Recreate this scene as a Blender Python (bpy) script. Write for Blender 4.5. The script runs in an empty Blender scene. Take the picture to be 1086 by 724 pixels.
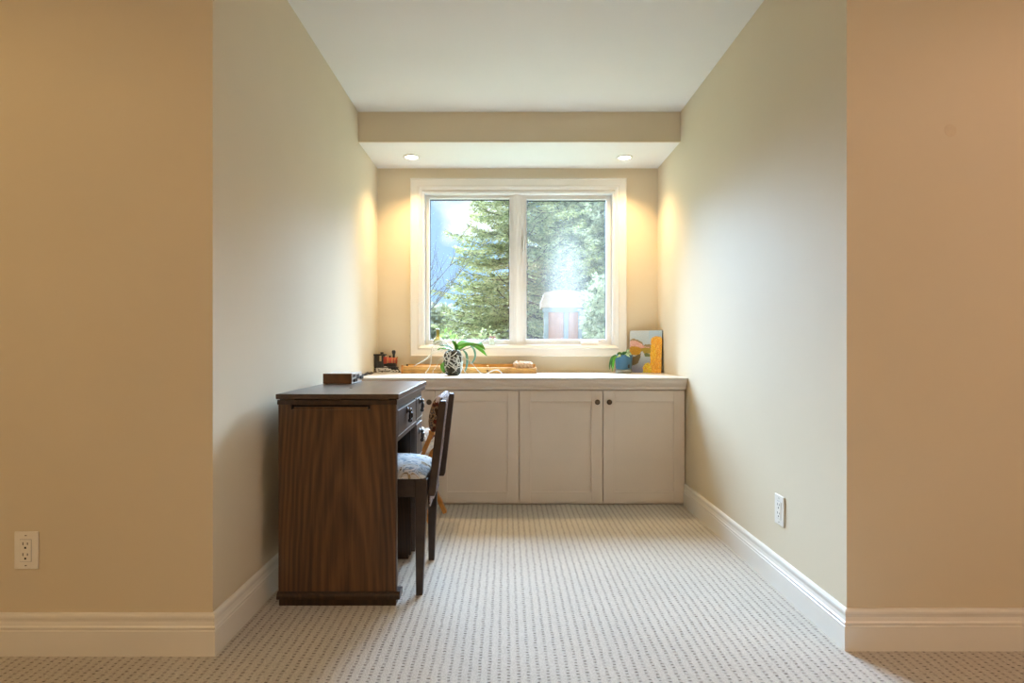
import bpy, bmesh, math, random
import numpy as np
from mathutils import Vector, Matrix

R = math.radians
scene = bpy.context.scene
COL = scene.collection
random.seed(7)

# ------------------------------------------------------------------ camera
EYE = 0.95
FPX = 600.0
cam_d = bpy.data.cameras.new('camera')
cam_d.sensor_width = 36.0
cam_d.lens = FPX / 1086.0 * 36.0
cam_d.shift_x = (543 - 536.5) / 1086.0
cam_d.shift_y = (365 - 362) / 1086.0
cam_d.clip_start = 0.02
cam_d.clip_end = 300
cam = bpy.data.objects.new('camera', cam_d)
cam.location = (0, 0, EYE)
cam.rotation_euler = (R(90), 0, 0)
COL.objects.link(cam)
scene.camera = cam

# ------------------------------------------------------------------ view
vs = scene.view_settings
vs.view_transform = 'Standard'
vs.look = 'None'
vs.gamma = 1.0
vs.use_curve_mapping = False
vs.exposure = 0.17

# ------------------------------------------------------------------ sky
W_SKY = 1.4
world = bpy.data.worlds.new('sky')
scene.world = world
world.use_nodes = True
nt = world.node_tree
nt.nodes.clear()
w_out = nt.nodes.new('ShaderNodeOutputWorld')
w_bg = nt.nodes.new('ShaderNodeBackground')
w_tc = nt.nodes.new('ShaderNodeTexCoord')
w_n = nt.nodes.new('ShaderNodeTexNoise')
w_n.inputs['Scale'].default_value = 5.0
w_n.inputs['Detail'].default_value = 5.0
w_n.inputs['Roughness'].default_value = 0.5
w_map = nt.nodes.new('ShaderNodeMapping')
w_map.inputs['Location'].default_value = (0.425, 0.1, 0.55)
w_map.inputs['Scale'].default_value = (1.0, 1.0, 1.7)
w_r = nt.nodes.new('ShaderNodeValToRGB')
w_r.color_ramp.elements[0].position = 0.54
w_r.color_ramp.elements[0].color = (0.34, 0.55, 0.88, 1)
w_r.color_ramp.elements[1].position = 0.70
w_r.color_ramp.elements[1].color = (0.92, 0.95, 1.0, 1)
w_bg.inputs['Strength'].default_value = W_SKY
nt.links.new(w_tc.outputs['Generated'], w_map.inputs['Vector'])
nt.links.new(w_map.outputs['Vector'], w_n.inputs['Vector'])
nt.links.new(w_n.outputs['Fac'], w_r.inputs['Fac'])
nt.links.new(w_r.outputs['Color'], w_bg.inputs['Color'])
nt.links.new(w_bg.outputs['Background'], w_out.inputs['Surface'])

# broad soft sun lamp added in place of the sky glow entering the window
sun_d = bpy.data.lights.new('sky_glow_sun', 'SUN')
sun_d.energy = 60.0
sun_d.color = (0.53, 0.725, 1.0)
sun_d.angle = R(66)
sun = bpy.data.objects.new('sky_glow_sun', sun_d)
# direction of travel: into the room (-Y) and down
sun.rotation_euler = Vector((0.0, -1.0, -0.66)).to_track_quat('-Z', 'Y').to_euler()
sun.location = (0, 9, 9)
COL.objects.link(sun)

# lamp powers (fixtures are built further down)
P_DOWN = 11.5
P_LEFT = 36.0
P_RIGHT = 52.0
P_REAR = 42.0
C_REAR = (1.0, 0.74, 0.50)
C_DOWN = (1.0, 0.69, 0.35)
C_LEFT = (1.0, 0.70, 0.32)
C_RIGHT = (1.0, 0.66, 0.52)

# ------------------------------------------------------------------ helpers
def P(px, py, Y):
    """a point of the place at distance Y seen at photo position px, py"""
    return Vector(((px - 536.5) * Y / FPX, Y, EYE - (py - 365) * Y / FPX))


class MB:
    def __init__(s):
        s.v = []; s.f = []; s.mi = []; s.cur = 0

    def _add(s, vs, fs):
        b = len(s.v)
        s.v += [tuple(v) for v in vs]
        for f in fs:
            s.f.append(tuple(b + i for i in f)); s.mi.append(s.cur)
        return s

    def box(s, x0, x1, y0, y1, z0, z1):
        vs = [(x0, y0, z0), (x1, y0, z0), (x1, y1, z0), (x0, y1, z0), (x0, y0, z1), (x1, y0, z1), (x1, y1, z1), (x0, y1, z1)]
        return s._add(vs, [(0, 3, 2, 1), (4, 5, 6, 7), (0, 1, 5, 4), (1, 2, 6, 5), (2, 3, 7, 6), (3, 0, 4, 7)])

    def hexa(s, pts):
        return s._add(pts, [(0, 3, 2, 1), (4, 5, 6, 7), (0, 1, 5, 4), (1, 2, 6, 5), (2, 3, 7, 6), (3, 0, 4, 7)])

    def frustum(s, c0, h0, c1, h1):
        """tapered bar: centre and half sizes (x,y) at the bottom and at the top"""
        q = []
        for c, h in ((c0, h0), (c1, h1)):
            for sx, sy in ((-1, -1), (1, -1), (1, 1), (-1, 1)):
                q.append((c[0] + sx * h[0], c[1] + sy * h[1], c[2]))
        return s.hexa(q)

    def bar(s, a, b, w, h, up=(0, 0, 1)):
        a = Vector(a); b = Vector(b); d = (b - a).normalized(); up = Vector(up)
        sd = d.cross(up)
        if sd.length < 1e-5: sd = d.cross(Vector((1, 0, 0)))
        sd.normalize(); u = sd.cross(d).normalized()
        q = []
        for p in (a, b):
            for i, j in ((-1, -1), (1, -1), (1, 1), (-1, 1)):
                q.append(p + sd * (i * w / 2) + u * (j * h / 2))
        return s.hexa(q)

    def prism(s, poly, axis, t0, t1):
        """extrude a 2D outline along an axis; poly is (y,z) for X, (x,z) for Y, (x,y) for Z"""
        def mk(p, t):
            return {'X': (t, p[0], p[1]), 'Y': (p[0], t, p[1]), 'Z': (p[0], p[1], t)}[axis]
        n = len(poly)
        vs = [mk(p, t0) for p in poly] + [mk(p, t1) for p in poly]
        fs = [tuple(range(n - 1, -1, -1)), tuple(range(n, 2 * n))]
        fs += [(i, (i + 1) % n, n + (i + 1) % n, n + i) for i in range(n)]
        return s._add(vs, fs)

    def lathe(s, prof, c, n=24, axis='Z', close=True):
        vs = []; fs = []
        c = Vector(c)
        for r, h in prof:
            for k in range(n):
                a = 2 * math.pi * k / n
                o = {'Z': (r * math.cos(a), r * math.sin(a), h), 'Y': (r * math.cos(a), h, r * math.sin(a)),
                     'X': (h, r * math.cos(a), r * math.sin(a))}[axis]
                vs.append(c + Vector(o))
        for i in range(len(prof) - 1):
            for k in range(n):
                k2 = (k + 1) % n
                fs.append((i * n + k, i * n + k2, (i + 1) * n + k2, (i + 1) * n + k))
        if close:
            fs.append(tuple(range(n - 1, -1, -1)))
            m = (len(prof) - 1) * n
            fs.append(tuple(range(m, m + n)))
        return s._add(vs, fs)

    def tube(s, pts, rad, n=6, caps=True):
        pts = [Vector(p) for p in pts]
        if not hasattr(rad, '__len__'): rad = [rad] * len(pts)
        vs = []; fs = []
        prev = None
        for i, p in enumerate(pts):
            d = (pts[min(i + 1, len(pts) - 1)] - pts[max(i - 1, 0)])
            if d.length < 1e-9: d = Vector((0, 0, 1))
            d.normalize()
            if prev is None:
                u = d.orthogonal().normalized()
            else:
                u = (prev - d * prev.dot(d))
                u = u.normalized() if u.length > 1e-6 else d.orthogonal().normalized()
            prev = u; w = d.cross(u)
            for k in range(n):
                a = 2 * math.pi * k / n
                vs.append(p + (u * math.cos(a) + w * math.sin(a)) * rad[i])
        for i in range(len(pts) - 1):
            for k in range(n):
                k2 = (k + 1) % n
                fs.append((i * n + k, i * n + k2, (i + 1) * n + k2, (i + 1) * n + k))
        if caps:
            fs.append(tuple(range(n - 1, -1, -1)))
            m = (len(pts) - 1) * n
            fs.append(tuple(range(m, m + n)))
        return s._add(vs, fs)

    def build(s, name, mat, parent=None, origin=None, bevel=0, smooth=False, seg=2, subsurf=0, solid=0, fix=True):
        """one mesh object from points given in place coordinates"""
        if parent is not None:
            o0 = Vector(ORIG[parent.name])
        else:
            o0 = Vector(origin) if origin is not None else Vector((0, 0, 0))
        me = bpy.data.meshes.new(name)
        me.from_pydata([(v[0] - o0.x, v[1] - o0.y, v[2] - o0.z) for v in s.v], [], s.f)
        mats = mat if isinstance(mat, (list, tuple)) else [mat]
        for m in mats: me.materials.append(m)
        if len(mats) > 1:
            me.polygons.foreach_set('material_index', s.mi)
        if fix:
            bm = bmesh.new(); bm.from_mesh(me)
            bmesh.ops.recalc_face_normals(bm, faces=bm.faces)
            bm.to_mesh(me); bm.free()
        if smooth:
            me.polygons.foreach_set('use_smooth', [True] * len(me.polygons))
        me.update()
        o = bpy.data.objects.new(name, me)
        COL.objects.link(o)
        if parent is not None:
            o.parent = parent
        else:
            o.location = o0
        ORIG[o.name] = tuple(o0)
        if solid:
            md = o.modifiers.new('thickness', 'SOLIDIFY'); md.thickness = solid; md.offset = 0
        if bevel:
            md = o.modifiers.new('bevel', 'BEVEL'); md.width = bevel; md.segments = seg
            md.limit_method = 'ANGLE'; md.angle_limit = R(35)
        if subsurf:
            md = o.modifiers.new('subdivision', 'SUBSURF'); md.levels = subsurf; md.render_levels = subsurf
        return o


ORIG = {}


def thing(name, label, cat, loc, group=None):
    o = bpy.data.objects.new(name, None)
    o.empty_display_size = 0.05
    COL.objects.link(o)
    o.location = loc
    ORIG[o.name] = tuple(loc)
    return tag(o, label, cat, group)


def tag(o, label, cat, group=None, kind=None):
    o['label'] = label
    o['category'] = cat
    if group: o['group'] = group
    if kind: o['kind'] = kind
    return o


def struct(o, label=None):
    o['kind'] = 'structure'
    if label: o['label'] = label
    return o


# ------------------------------------------------------------------ materials
def mat_new(name):
    m = bpy.data.materials.new(name)
    m.use_nodes = True
    n = m.node_tree
    return m, n, n.nodes['Principled BSDF'], n.links


def mat(name, col, rough=0.5, metal=0.0, noise=0.0, nscale=20.0, bump=0.0, bscale=200.0, spec=0.5, coat=0.0, trans=0.0):
    m, n, b, L = mat_new(name)
    b.inputs['Base Color'].default_value = (*col, 1)
    b.inputs['Roughness'].default_value = rough
    b.inputs['Metallic'].default_value = metal
    b.inputs['Specular IOR Level'].default_value = spec
    b.inputs['Coat Weight'].default_value = coat
    b.inputs['Transmission Weight'].default_value = trans
    tc = n.nodes.new('ShaderNodeTexCoord')
    if noise:
        t = n.nodes.new('ShaderNodeTexNoise'); t.inputs['Scale'].default_value = nscale; t.inputs['Detail'].default_value = 4
        L.new(tc.outputs['Object'], t.inputs['Vector'])
        r = n.nodes.new('ShaderNodeValToRGB')
        r.color_ramp.elements[0].position = 0.3; r.color_ramp.elements[1].position = 0.7
        r.color_ramp.elements[0].color = (*[c * (1 - noise) for c in col], 1)
        r.color_ramp.elements[1].color = (*[min(1, c * (1 + noise)) for c in col], 1)
        L.new(t.outputs['Fac'], r.inputs['Fac']); L.new(r.outputs['Color'], b.inputs['Base Color'])
    if bump:
        t = n.nodes.new('ShaderNodeTexNoise'); t.inputs['Scale'].default_value = bscale; t.inputs['Detail'].default_value = 3
        L.new(tc.outputs['Object'], t.inputs['Vector'])
        bp = n.nodes.new('ShaderNodeBump'); bp.inputs['Strength'].default_value = bump; bp.inputs['Distance'].default_value = 0.002
        L.new(t.outputs['Fac'], bp.inputs['Height']); L.new(bp.outputs['Normal'], b.inputs['Normal'])
    return m


def ramp(n, stops, interp='LINEAR'):
    r = n.nodes.new('ShaderNodeValToRGB')
    r.color_ramp.interpolation = interp
    while len(r.color_ramp.elements) < len(stops):
        r.color_ramp.elements.new(0.5)
    for e, (p, c) in zip(r.color_ramp.elements, stops):
        e.position = p; e.color = (*c, 1)
    return r


def mnode(n, op, a=None, b=None, c=None):
    x = n.nodes.new('ShaderNodeMath'); x.operation = op
    for i, q in enumerate((a, b, c)):
        if q is None: continue
        if isinstance(q, (int, float)): x.inputs[i].default_value = q
        else: n.links.new(q, x.inputs[i])
    return x.outputs[0]


WALLC = (0.71, 0.622, 0.462)
M = {}
M['wall'] = mat('beige_wall_paint', WALLC, 0.60, noise=0.015, nscale=2.0, bump=0.06, bscale=260, spec=0.16)
M['ceiling'] = mat('white_ceiling_paint', (0.84, 0.83, 0.79), 0.9, noise=0.01, nscale=3, bump=0.08, bscale=300, spec=0.2)
M['trim'] = mat('white_trim_paint', (0.82, 0.79, 0.72), 0.32, noise=0.012, nscale=5)
M['vinyl'] = mat('white_window_vinyl', (0.86, 0.85, 0.82), 0.28, noise=0.01, nscale=6)
M['cabinet'] = mat('greige_cabinet_paint', (0.77, 0.69, 0.61), 0.45, noise=0.02, nscale=6, bump=0.03, bscale=500)
M['counter'] = mat('cream_counter_paint', (0.70, 0.66, 0.59), 0.30, noise=0.015, nscale=4)
M['black'] = mat('black_plastic', (0.012, 0.012, 0.013), 0.4, noise=0.2, nscale=60)
M['dark'] = mat('dark_gap', (0.01, 0.008, 0.006), 0.8, noise=0.1, nscale=60)
M['bronze'] = mat('bronze_metal', (0.10, 0.075, 0.055), 0.32, metal=0.9, noise=0.2, nscale=80)
M['gunmetal'] = mat('dark_handle_metal', (0.10, 0.10, 0.105), 0.25, metal=0.9, noise=0.2, nscale=120)
M['brass'] = mat('brass', (0.55, 0.36, 0.14), 0.35, metal=0.9, noise=0.2, nscale=90)
M['plate'] = mat('white_outlet_plastic', (0.85, 0.82, 0.74), 0.3, noise=0.01, nscale=20)
M['chairwood'] = mat('dark_chair_wood', (0.036, 0.021, 0.014), 0.42, noise=0.35, nscale=25)
M['honey'] = mat('honey_wood', (0.55, 0.24, 0.055), 0.4, noise=0.25, nscale=30)
M['whitecloth'] = mat('white_cloth', (0.78, 0.77, 0.75), 0.9, noise=0.06, nscale=25, bump=0.3, bscale=120)
M['redcloth'] = mat('dark_red_cloth', (0.13, 0.03, 0.025), 0.8, noise=0.3, nscale=40)
M['silver'] = mat('silver_metal', (0.62, 0.62, 0.62), 0.3, metal=0.8, noise=0.15, nscale=60)
M['red'] = mat('red_paint', (0.42, 0.055, 0.03), 0.4, noise=0.25, nscale=60)
M['trainblack'] = mat('train_black_paint', (0.022, 0.022, 0.024), 0.4, noise=0.4, nscale=80)
M['trainwhite'] = mat('train_wheel_metal', (0.80, 0.80, 0.78), 0.4, metal=0.2, noise=0.15, nscale=80)
M['leaf'] = mat('green_leaf', (0.085, 0.31, 0.022), 0.35, noise=0.3, nscale=18)
M['leafdark'] = mat('dark_green_leaf', (0.045, 0.15, 0.025), 0.4, noise=0.5, nscale=50)
M['leafpale'] = mat('pale_variegated_leaf', (0.45, 0.58, 0.30), 0.45, noise=0.4, nscale=60)
M['ribbonleaf'] = mat('blue_green_leaf', (0.16, 0.33, 0.24), 0.5, noise=0.25, nscale=30)
M['root'] = mat('silver_root', (0.62, 0.60, 0.52), 0.7, noise=0.2, nscale=60)
M['moss'] = mat('dark_bark_and_moss', (0.045, 0.042, 0.028), 0.95, noise=0.7, nscale=45, bump=0.8, bscale=60)
M['stem'] = mat('dark_flower_stem', (0.05, 0.022, 0.025), 0.5, noise=0.3, nscale=60)
M['bluepot'] = mat('blue_glazed_pot', (0.038, 0.135, 0.225), 0.45, noise=0.12, nscale=30)
M['kraft'] = mat('kraft_paper', (0.44, 0.27, 0.14), 0.75, noise=0.18, nscale=30, bump=0.5, bscale=70)
M['traywood'] = mat('yellow_pine', (0.62, 0.34, 0.095), 0.5, noise=0.22, nscale=14)
M['slate'] = mat('canvas_edge', (0.045, 0.045, 0.05), 0.7, noise=0.2, nscale=40)
M['pinkflower'] = mat('dried_pink_flower', (0.42, 0.16, 0.15), 0.8, noise=0.4, nscale=90)
M['paleglass'] = mat('pale_green_glass', (0.62, 0.70, 0.60), 0.15, noise=0.1, nscale=40)
M['saucer'] = mat('clear_glass_saucer', (0.70, 0.74, 0.66), 0.1, noise=0.2, nscale=45, trans=0.6)
M['woodside'] = mat('box_wood_veneer', (0.13, 0.052, 0.012), 0.35, noise=0.3, nscale=30)


def make_walnut(name, vertical=True, c0=(0.020, 0.0095, 0.0045), c1=(0.105, 0.045, 0.014), rough=0.33, coat=0.15):
    m, n, b, L = mat_new(name)
    tc = n.nodes.new('ShaderNodeTexCoord')
    mp = n.nodes.new('ShaderNodeMapping')
    mp.inputs['Scale'].default_value = (42, 42, 1.1) if vertical else (26, 1.3, 26)
    L.new(tc.outputs['Object'], mp.inputs['Vector'])
    # cathedral figure: rings of a long paraboloid
    n1 = n.nodes.new('ShaderNodeTexNoise'); n1.inputs['Scale'].default_value = 1.0; n1.inputs['Detail'].default_value = 6; n1.inputs['Roughness'].default_value = 0.65
    L.new(mp.outputs['Vector'], n1.inputs['Vector'])
    mp2 = n.nodes.new('ShaderNodeMapping')
    mp2.inputs['Location'].default_value = (-0.235, 0, 0.35) if vertical else (0.1, 0.1, 0)
    mp2.inputs['Scale'].default_value = (7.5, 7.5, 0.9) if vertical else (7.5, 0.9, 7.5)
    L.new(tc.outputs['Object'], mp2.inputs['Vector'])
    w = n.nodes.new('ShaderNodeTexWave'); w.wave_type = 'RINGS'; w.rings_direction = 'SPHERICAL'
    w.inputs['Scale'].default_value = 4.6; w.inputs['Distortion'].default_value = 3.5; w.inputs['Detail'].default_value = 3; w.inputs['Detail Scale'].default_value = 1.0
    L.new(mp2.outputs['Vector'], w.inputs['Vector'])
    mix = mnode(n, 'MULTIPLY_ADD', w.outputs['Fac'], 0.17, mnode(n, 'MULTIPLY', n1.outputs['Fac'], 0.86))
    mid = tuple((a + b2) * 0.42 for a, b2 in zip(c0, c1))
    r = ramp(n, [(0.25, c0), (0.5, mid), (0.78, c1)])
    L.new(mix, r.inputs['Fac'])
    L.new(r.outputs['Color'], b.inputs['Base Color'])
    b.inputs['Roughness'].default_value = rough
    b.inputs['Coat Weight'].default_value = coat
    b.inputs['Coat Roughness'].default_value = 0.25
    return m


M['walnut'] = make_walnut('walnut_veneer', True, (0.026, 0.012, 0.0055), (0.175, 0.080, 0.028))
M['walnut_top'] = make_walnut('walnut_table_top', False, (0.030, 0.017, 0.011), (0.095, 0.055, 0.032), 0.34, 0.15)
M['walnut_dark'] = make_walnut('walnut_moulding', True, (0.014, 0.007, 0.004), (0.060, 0.027, 0.011), 0.35)
M['drawerwood'] = make_walnut('walnut_drawer_front', False, (0.050, 0.033, 0.025), (0.085, 0.056, 0.040), 0.42)


def make_carpet():
    m, n, b, L = mat_new('ribbed_loop_carpet')
    tc = n.nodes.new('ShaderNodeTexCoord')
    nz = n.nodes.new('ShaderNodeTexNoise'); nz.inputs['Scale'].default_value = 28; nz.inputs['Detail'].default_value = 3
    L.new(tc.outputs['Object'], nz.inputs['Vector'])
    sep = n.nodes.new('ShaderNodeSeparateXYZ'); L.new(tc.outputs['Object'], sep.inputs[0])
    ns = n.nodes.new('ShaderNodeSeparateColor'); L.new(nz.outputs['Color'], ns.inputs[0])
    x = mnode(n, 'MULTIPLY_ADD', ns.outputs[0], 0.012, sep.outputs['X'])
    y = mnode(n, 'MULTIPLY_ADD', ns.outputs[1], 0.010, sep.outputs['Y'])
    u = mnode(n, 'DIVIDE', x, 0.0285)
    fu = mnode(n, 'FRACT', u)
    du = mnode(n, 'ABSOLUTE', mnode(n, 'SUBTRACT', fu, 0.5))          # 0 at channel centre .. .5 at rib crest
    row = mnode(n, 'FLOOR', u)
    v = mnode(n, 'ADD', mnode(n, 'DIVIDE', y, 0.0150), mnode(n, 'MULTIPLY', row, 0.37))
    dv = mnode(n, 'ABSOLUTE', mnode(n, 'SUBTRACT', mnode(n, 'FRACT', v), 0.5))
    def smooth(val, lo, hi):
        mr = n.nodes.new('ShaderNodeMapRange'); mr.interpolation_type = 'SMOOTHSTEP'
        mr.inputs['From Min'].default_value = lo; mr.inputs['From Max'].default_value = hi
        mr.inputs['To Min'].default_value = 1; mr.inputs['To Max'].default_value = 0
        L.new(val, mr.inputs['Value']); return mr.outputs[0]
    hole = mnode(n, 'MULTIPLY', smooth(du, 0.07, 0.22), smooth(dv, 0.06, 0.24))
    drop = n.nodes.new('ShaderNodeTexNoise'); drop.inputs['Scale'].default_value = 60; L.new(tc.outputs['Object'], drop.inputs['Vector'])
    dm = n.nodes.new('ShaderNodeMapRange'); dm.inputs['From Min'].default_value = 0.35; dm.inputs['From Max'].default_value = 0.6; L.new(drop.outputs['Fac'], dm.inputs['Value'])
    hole = mnode(n, 'MULTIPLY', hole, mnode(n, 'MULTIPLY_ADD', dm.outputs[0], 0.7, 0.3))
    chan = smooth(du, 0.05, 0.30)
    # yarn loops: fine
    yarn = n.nodes.new('ShaderNodeTexVoronoi'); yarn.inputs['Scale'].default_value = 210
    L.new(tc.outputs['Object'], yarn.inputs['Vector'])
    h = mnode(n, 'SUBTRACT', mnode(n, 'MULTIPLY_ADD', yarn.outputs['Distance'], -0.35, 1.0),
              mnode(n, 'MULTIPLY_ADD', hole, 0.8, mnode(n, 'MULTIPLY', chan, 0.35)))
    big = n.nodes.new('ShaderNodeTexNoise'); big.inputs['Scale'].default_value = 1.7; L.new(tc.outputs['Object'], big.inputs['Vector'])
    rc = ramp(n, [(0.3, (0.65, 0.605, 0.54)), (0.7, (0.73, 0.685, 0.615))])
    L.new(big.outputs['Fac'], rc.inputs['Fac'])
    mx = n.nodes.new('ShaderNodeMix'); mx.data_type = 'RGBA'
    L.new(mnode(n, 'MULTIPLY_ADD', hole, 0.78, mnode(n, 'MULTIPLY', chan, 0.11)), mx.inputs[0])
    L.new(rc.outputs['Color'], mx.inputs[6]); mx.inputs[7].default_value = (0.14, 0.115, 0.095, 1)
    mx2 = n.nodes.new('ShaderNodeMix'); mx2.data_type = 'RGBA'; mx2.blend_type = 'MULTIPLY'; mx2.inputs[0].default_value = 1
    ry = ramp(n, [(0.0, (1, 1, 1)), (0.75, (0.80, 0.79, 0.77))]); L.new(yarn.outputs['Distance'], ry.inputs['Fac'])
    L.new(mx.outputs[2], mx2.inputs[6]); L.new(ry.outputs['Color'], mx2.inputs[7])
    L.new(mx2.outputs[2], b.inputs['Base Color'])
    bp = n.nodes.new('ShaderNodeBump'); bp.inputs['Strength'].default_value = 0.6; bp.inputs['Distance'].default_value = 0.005
    L.new(h, bp.inputs['Height']); L.new(bp.outputs['Normal'], b.inputs['Normal'])
    b.inputs['Roughness'].default_value = 0.95
    b.inputs['Specular IOR Level'].default_value = 0.1
    return m


M['carpet'] = make_carpet()


def make_floral(name, stops, scale):
    m, n, b, L = mat_new(name)
    tc = n.nodes.new('ShaderNodeTexCoord')
    nz = n.nodes.new('ShaderNodeTexNoise'); nz.inputs['Scale'].default_value = scale; nz.inputs['Detail'].default_value = 2.5; nz.inputs['Distortion'].default_value = 1.6
    L.new(tc.outputs['Object'], nz.inputs['Vector'])
    r = ramp(n, stops, 'CONSTANT'); L.new(nz.outputs['Fac'], r.inputs['Fac'])
    L.new(r.outputs['Color'], b.inputs['Base Color'])
    b.inputs['Roughness'].default_value = 0.85
    return m


M['floral_seat'] = make_floral('floral_seat_fabric', [(0, (0.05, 0.045, 0.035)), (0.34, (0.40, 0.30, 0.17)), (0.39, (0.62, 0.62, 0.60)), (0.49, (0.70, 0.71, 0.71)),
                                                     (0.54, (0.24, 0.31, 0.38)), (0.60, (0.52, 0.57, 0.60)), (0.66, (0.12, 0.15, 0.17)), (0.72, (0.60, 0.52, 0.38))], 17)
M['floral_back'] = make_floral('floral_back_fabric', [(0, (0.035, 0.022, 0.018)), (0.38, (0.16, 0.030, 0.018)), (0.46, (0.05, 0.028, 0.02)), (0.51, (0.40, 0.25, 0.13)),
                                                     (0.545, (0.12, 0.10, 0.095)), (0.60, (0.48, 0.36, 0.25)), (0.64, (0.06, 0.03, 0.02))], 24)
M['floral_top'] = make_floral('floral_lilac_fabric', [(0, (0.26, 0.21, 0.22)), (0.40, (0.55, 0.50, 0.54)), (0.56, (0.66, 0.62, 0.66)), (0.66, (0.34, 0.27, 0.28))], 26)

M['floral_cloth'] = make_floral('floral_cloth_fabric', [(0, (0.05, 0.035, 0.03)), (0.42, (0.22, 0.17, 0.17)), (0.52, (0.36, 0.30, 0.31)), (0.60, (0.30, 0.20, 0.13)), (0.68, (0.08, 0.05, 0.04))], 34)


def make_glass(name, haze):
    m, n, b, L = mat_new(name)
    n.nodes.remove(b)
    out = n.nodes['Material Output']
    tr = n.nodes.new('ShaderNodeBsdfTransparent'); tr.inputs[0].default_value = (0.97, 0.985, 0.98, 1)
    gl = n.nodes.new('ShaderNodeBsdfGlossy'); gl.inputs['Roughness'].default_value = 0.02
    gl.inputs['Color'].default_value = (1, 1, 1, 1)
    mx = n.nodes.new('ShaderNodeMixShader'); mx.inputs[0].default_value = 0.03
    L.new(tr.outputs[0], mx.inputs[1]); L.new(gl.outputs[0], mx.inputs[2])
    last = mx
    if haze:
        # fogged double glazing: a milky bloom with run marks, on the pane itself
        tc = n.nodes.new('ShaderNodeTexCoord')
        sep = n.nodes.new('ShaderNodeSeparateXYZ'); L.new(tc.outputs['Object'], sep.inputs[0])
        dx = mnode(n, 'DIVIDE', mnode(n, 'SUBTRACT', sep.outputs['X'], 0.0), 0.17)
        dz = mnode(n, 'DIVIDE', mnode(n, 'SUBTRACT', sep.outputs['Z'], 0.38), 0.44)
        d = mnode(n, 'SQRT', mnode(n, 'ADD', mnode(n, 'POWER', dx, 2), mnode(n, 'POWER', dz, 2)))
        mr = n.nodes.new('ShaderNodeMapRange'); mr.interpolation_type = 'SMOOTHSTEP'
        mr.inputs['From Min'].default_value = 0.15; mr.inputs['From Max'].default_value = 1.25
        mr.inputs['To Min'].default_value = 1; mr.inputs['To Max'].default_value = 0
        L.new(d, mr.inputs['Value'])
        mp = n.nodes.new('ShaderNodeMapping'); mp.inputs['Scale'].default_value = (95, 95, 5); L.new(tc.outputs['Object'], mp.inputs['Vector'])
        st = n.nodes.new('ShaderNodeTexNoise'); st.inputs['Scale'].default_value = 1; st.inputs['Detail'].default_value = 3; L.new(mp.outputs['Vector'], st.inputs['Vector'])
        cl = n.nodes.new('ShaderNodeTexNoise'); cl.inputs['Scale'].default_value = 9; cl.inputs['Detail'].default_value = 4; L.new(tc.outputs['Object'], cl.inputs['Vector'])
        streak = mnode(n, 'MULTIPLY_ADD', st.outputs['Fac'], 1.0, mnode(n, 'MULTIPLY', cl.outputs['Fac'], 0.5))
        fac = mnode(n, 'MULTIPLY_ADD', mnode(n, 'MULTIPLY', mr.outputs[0], streak), 0.046, 0.010)
        tl = n.nodes.new('ShaderNodeBsdfTranslucent'); tl.inputs['Color'].default_value = (0.98, 0.92, 0.86, 1)
        m2 = n.nodes.new('ShaderNodeMixShader')
        L.new(fac, m2.inputs[0]); L.new(mx.outputs[0], m2.inputs[1]); L.new(tl.outputs[0], m2.inputs[2])
        last = m2
    L.new(last.outputs[0], out.inputs['Surface'])
    return m


M['glass'] = make_glass('clear_window_glass', False)
M['fogglass'] = make_glass('fogged_window_glass', True)


def make_emit(name, col, strength):
    m, n, b, L = mat_new(name)
    b.inputs['Base Color'].default_value = (0.9, 0.9, 0.9, 1)
    b.inputs['Emission Color'].default_value = (*col, 1)
    b.inputs['Emission Strength'].default_value = strength
    return m


M['bulb'] = make_emit('lamp_lens', (1.0, 0.88, 0.68), 14.0)


def make_foliage(name, stops, scale=2.2, trans=0.08):
    m, n, b, L = mat_new(name)
    out = n.nodes['Material Output']
    tc = n.nodes.new('ShaderNodeTexCoord')
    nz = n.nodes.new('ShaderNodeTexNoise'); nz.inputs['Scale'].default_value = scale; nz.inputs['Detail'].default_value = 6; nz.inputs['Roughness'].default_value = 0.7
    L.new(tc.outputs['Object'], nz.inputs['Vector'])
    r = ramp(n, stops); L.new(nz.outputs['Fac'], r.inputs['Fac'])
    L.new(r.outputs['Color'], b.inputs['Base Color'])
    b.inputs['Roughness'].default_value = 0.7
    b.inputs['Specular IOR Level'].default_value = 0.2
    tl = n.nodes.new('ShaderNodeBsdfTranslucent'); L.new(r.outputs['Color'], tl.inputs['Color'])
    mx = n.nodes.new('ShaderNodeMixShader'); mx.inputs[0].default_value = trans
    L.new(b.outputs[0], mx.inputs[1]); L.new(tl.outputs[0], mx.inputs[2]); L.new(mx.outputs[0], out.inputs['Surface'])
    return m


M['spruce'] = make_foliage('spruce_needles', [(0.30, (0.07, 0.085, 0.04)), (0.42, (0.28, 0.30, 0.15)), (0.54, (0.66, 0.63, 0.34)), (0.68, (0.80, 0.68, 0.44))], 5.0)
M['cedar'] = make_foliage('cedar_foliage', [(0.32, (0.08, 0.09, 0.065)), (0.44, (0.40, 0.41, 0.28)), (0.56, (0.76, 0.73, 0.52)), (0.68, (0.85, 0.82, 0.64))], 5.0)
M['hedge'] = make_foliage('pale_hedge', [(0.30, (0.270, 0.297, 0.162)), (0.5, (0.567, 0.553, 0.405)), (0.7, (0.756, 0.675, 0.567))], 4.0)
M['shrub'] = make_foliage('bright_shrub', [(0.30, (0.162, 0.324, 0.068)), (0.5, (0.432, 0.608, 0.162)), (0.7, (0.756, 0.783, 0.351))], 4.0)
M['bark'] = mat('grey_brown_bark', (0.16, 0.115, 0.09), 0.9, noise=0.4, nscale=14, bump=0.5, bscale=30)
M['twig'] = mat('bare_grey_twig', (0.20, 0.17, 0.16), 0.9, noise=0.3, nscale=20)
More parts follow.
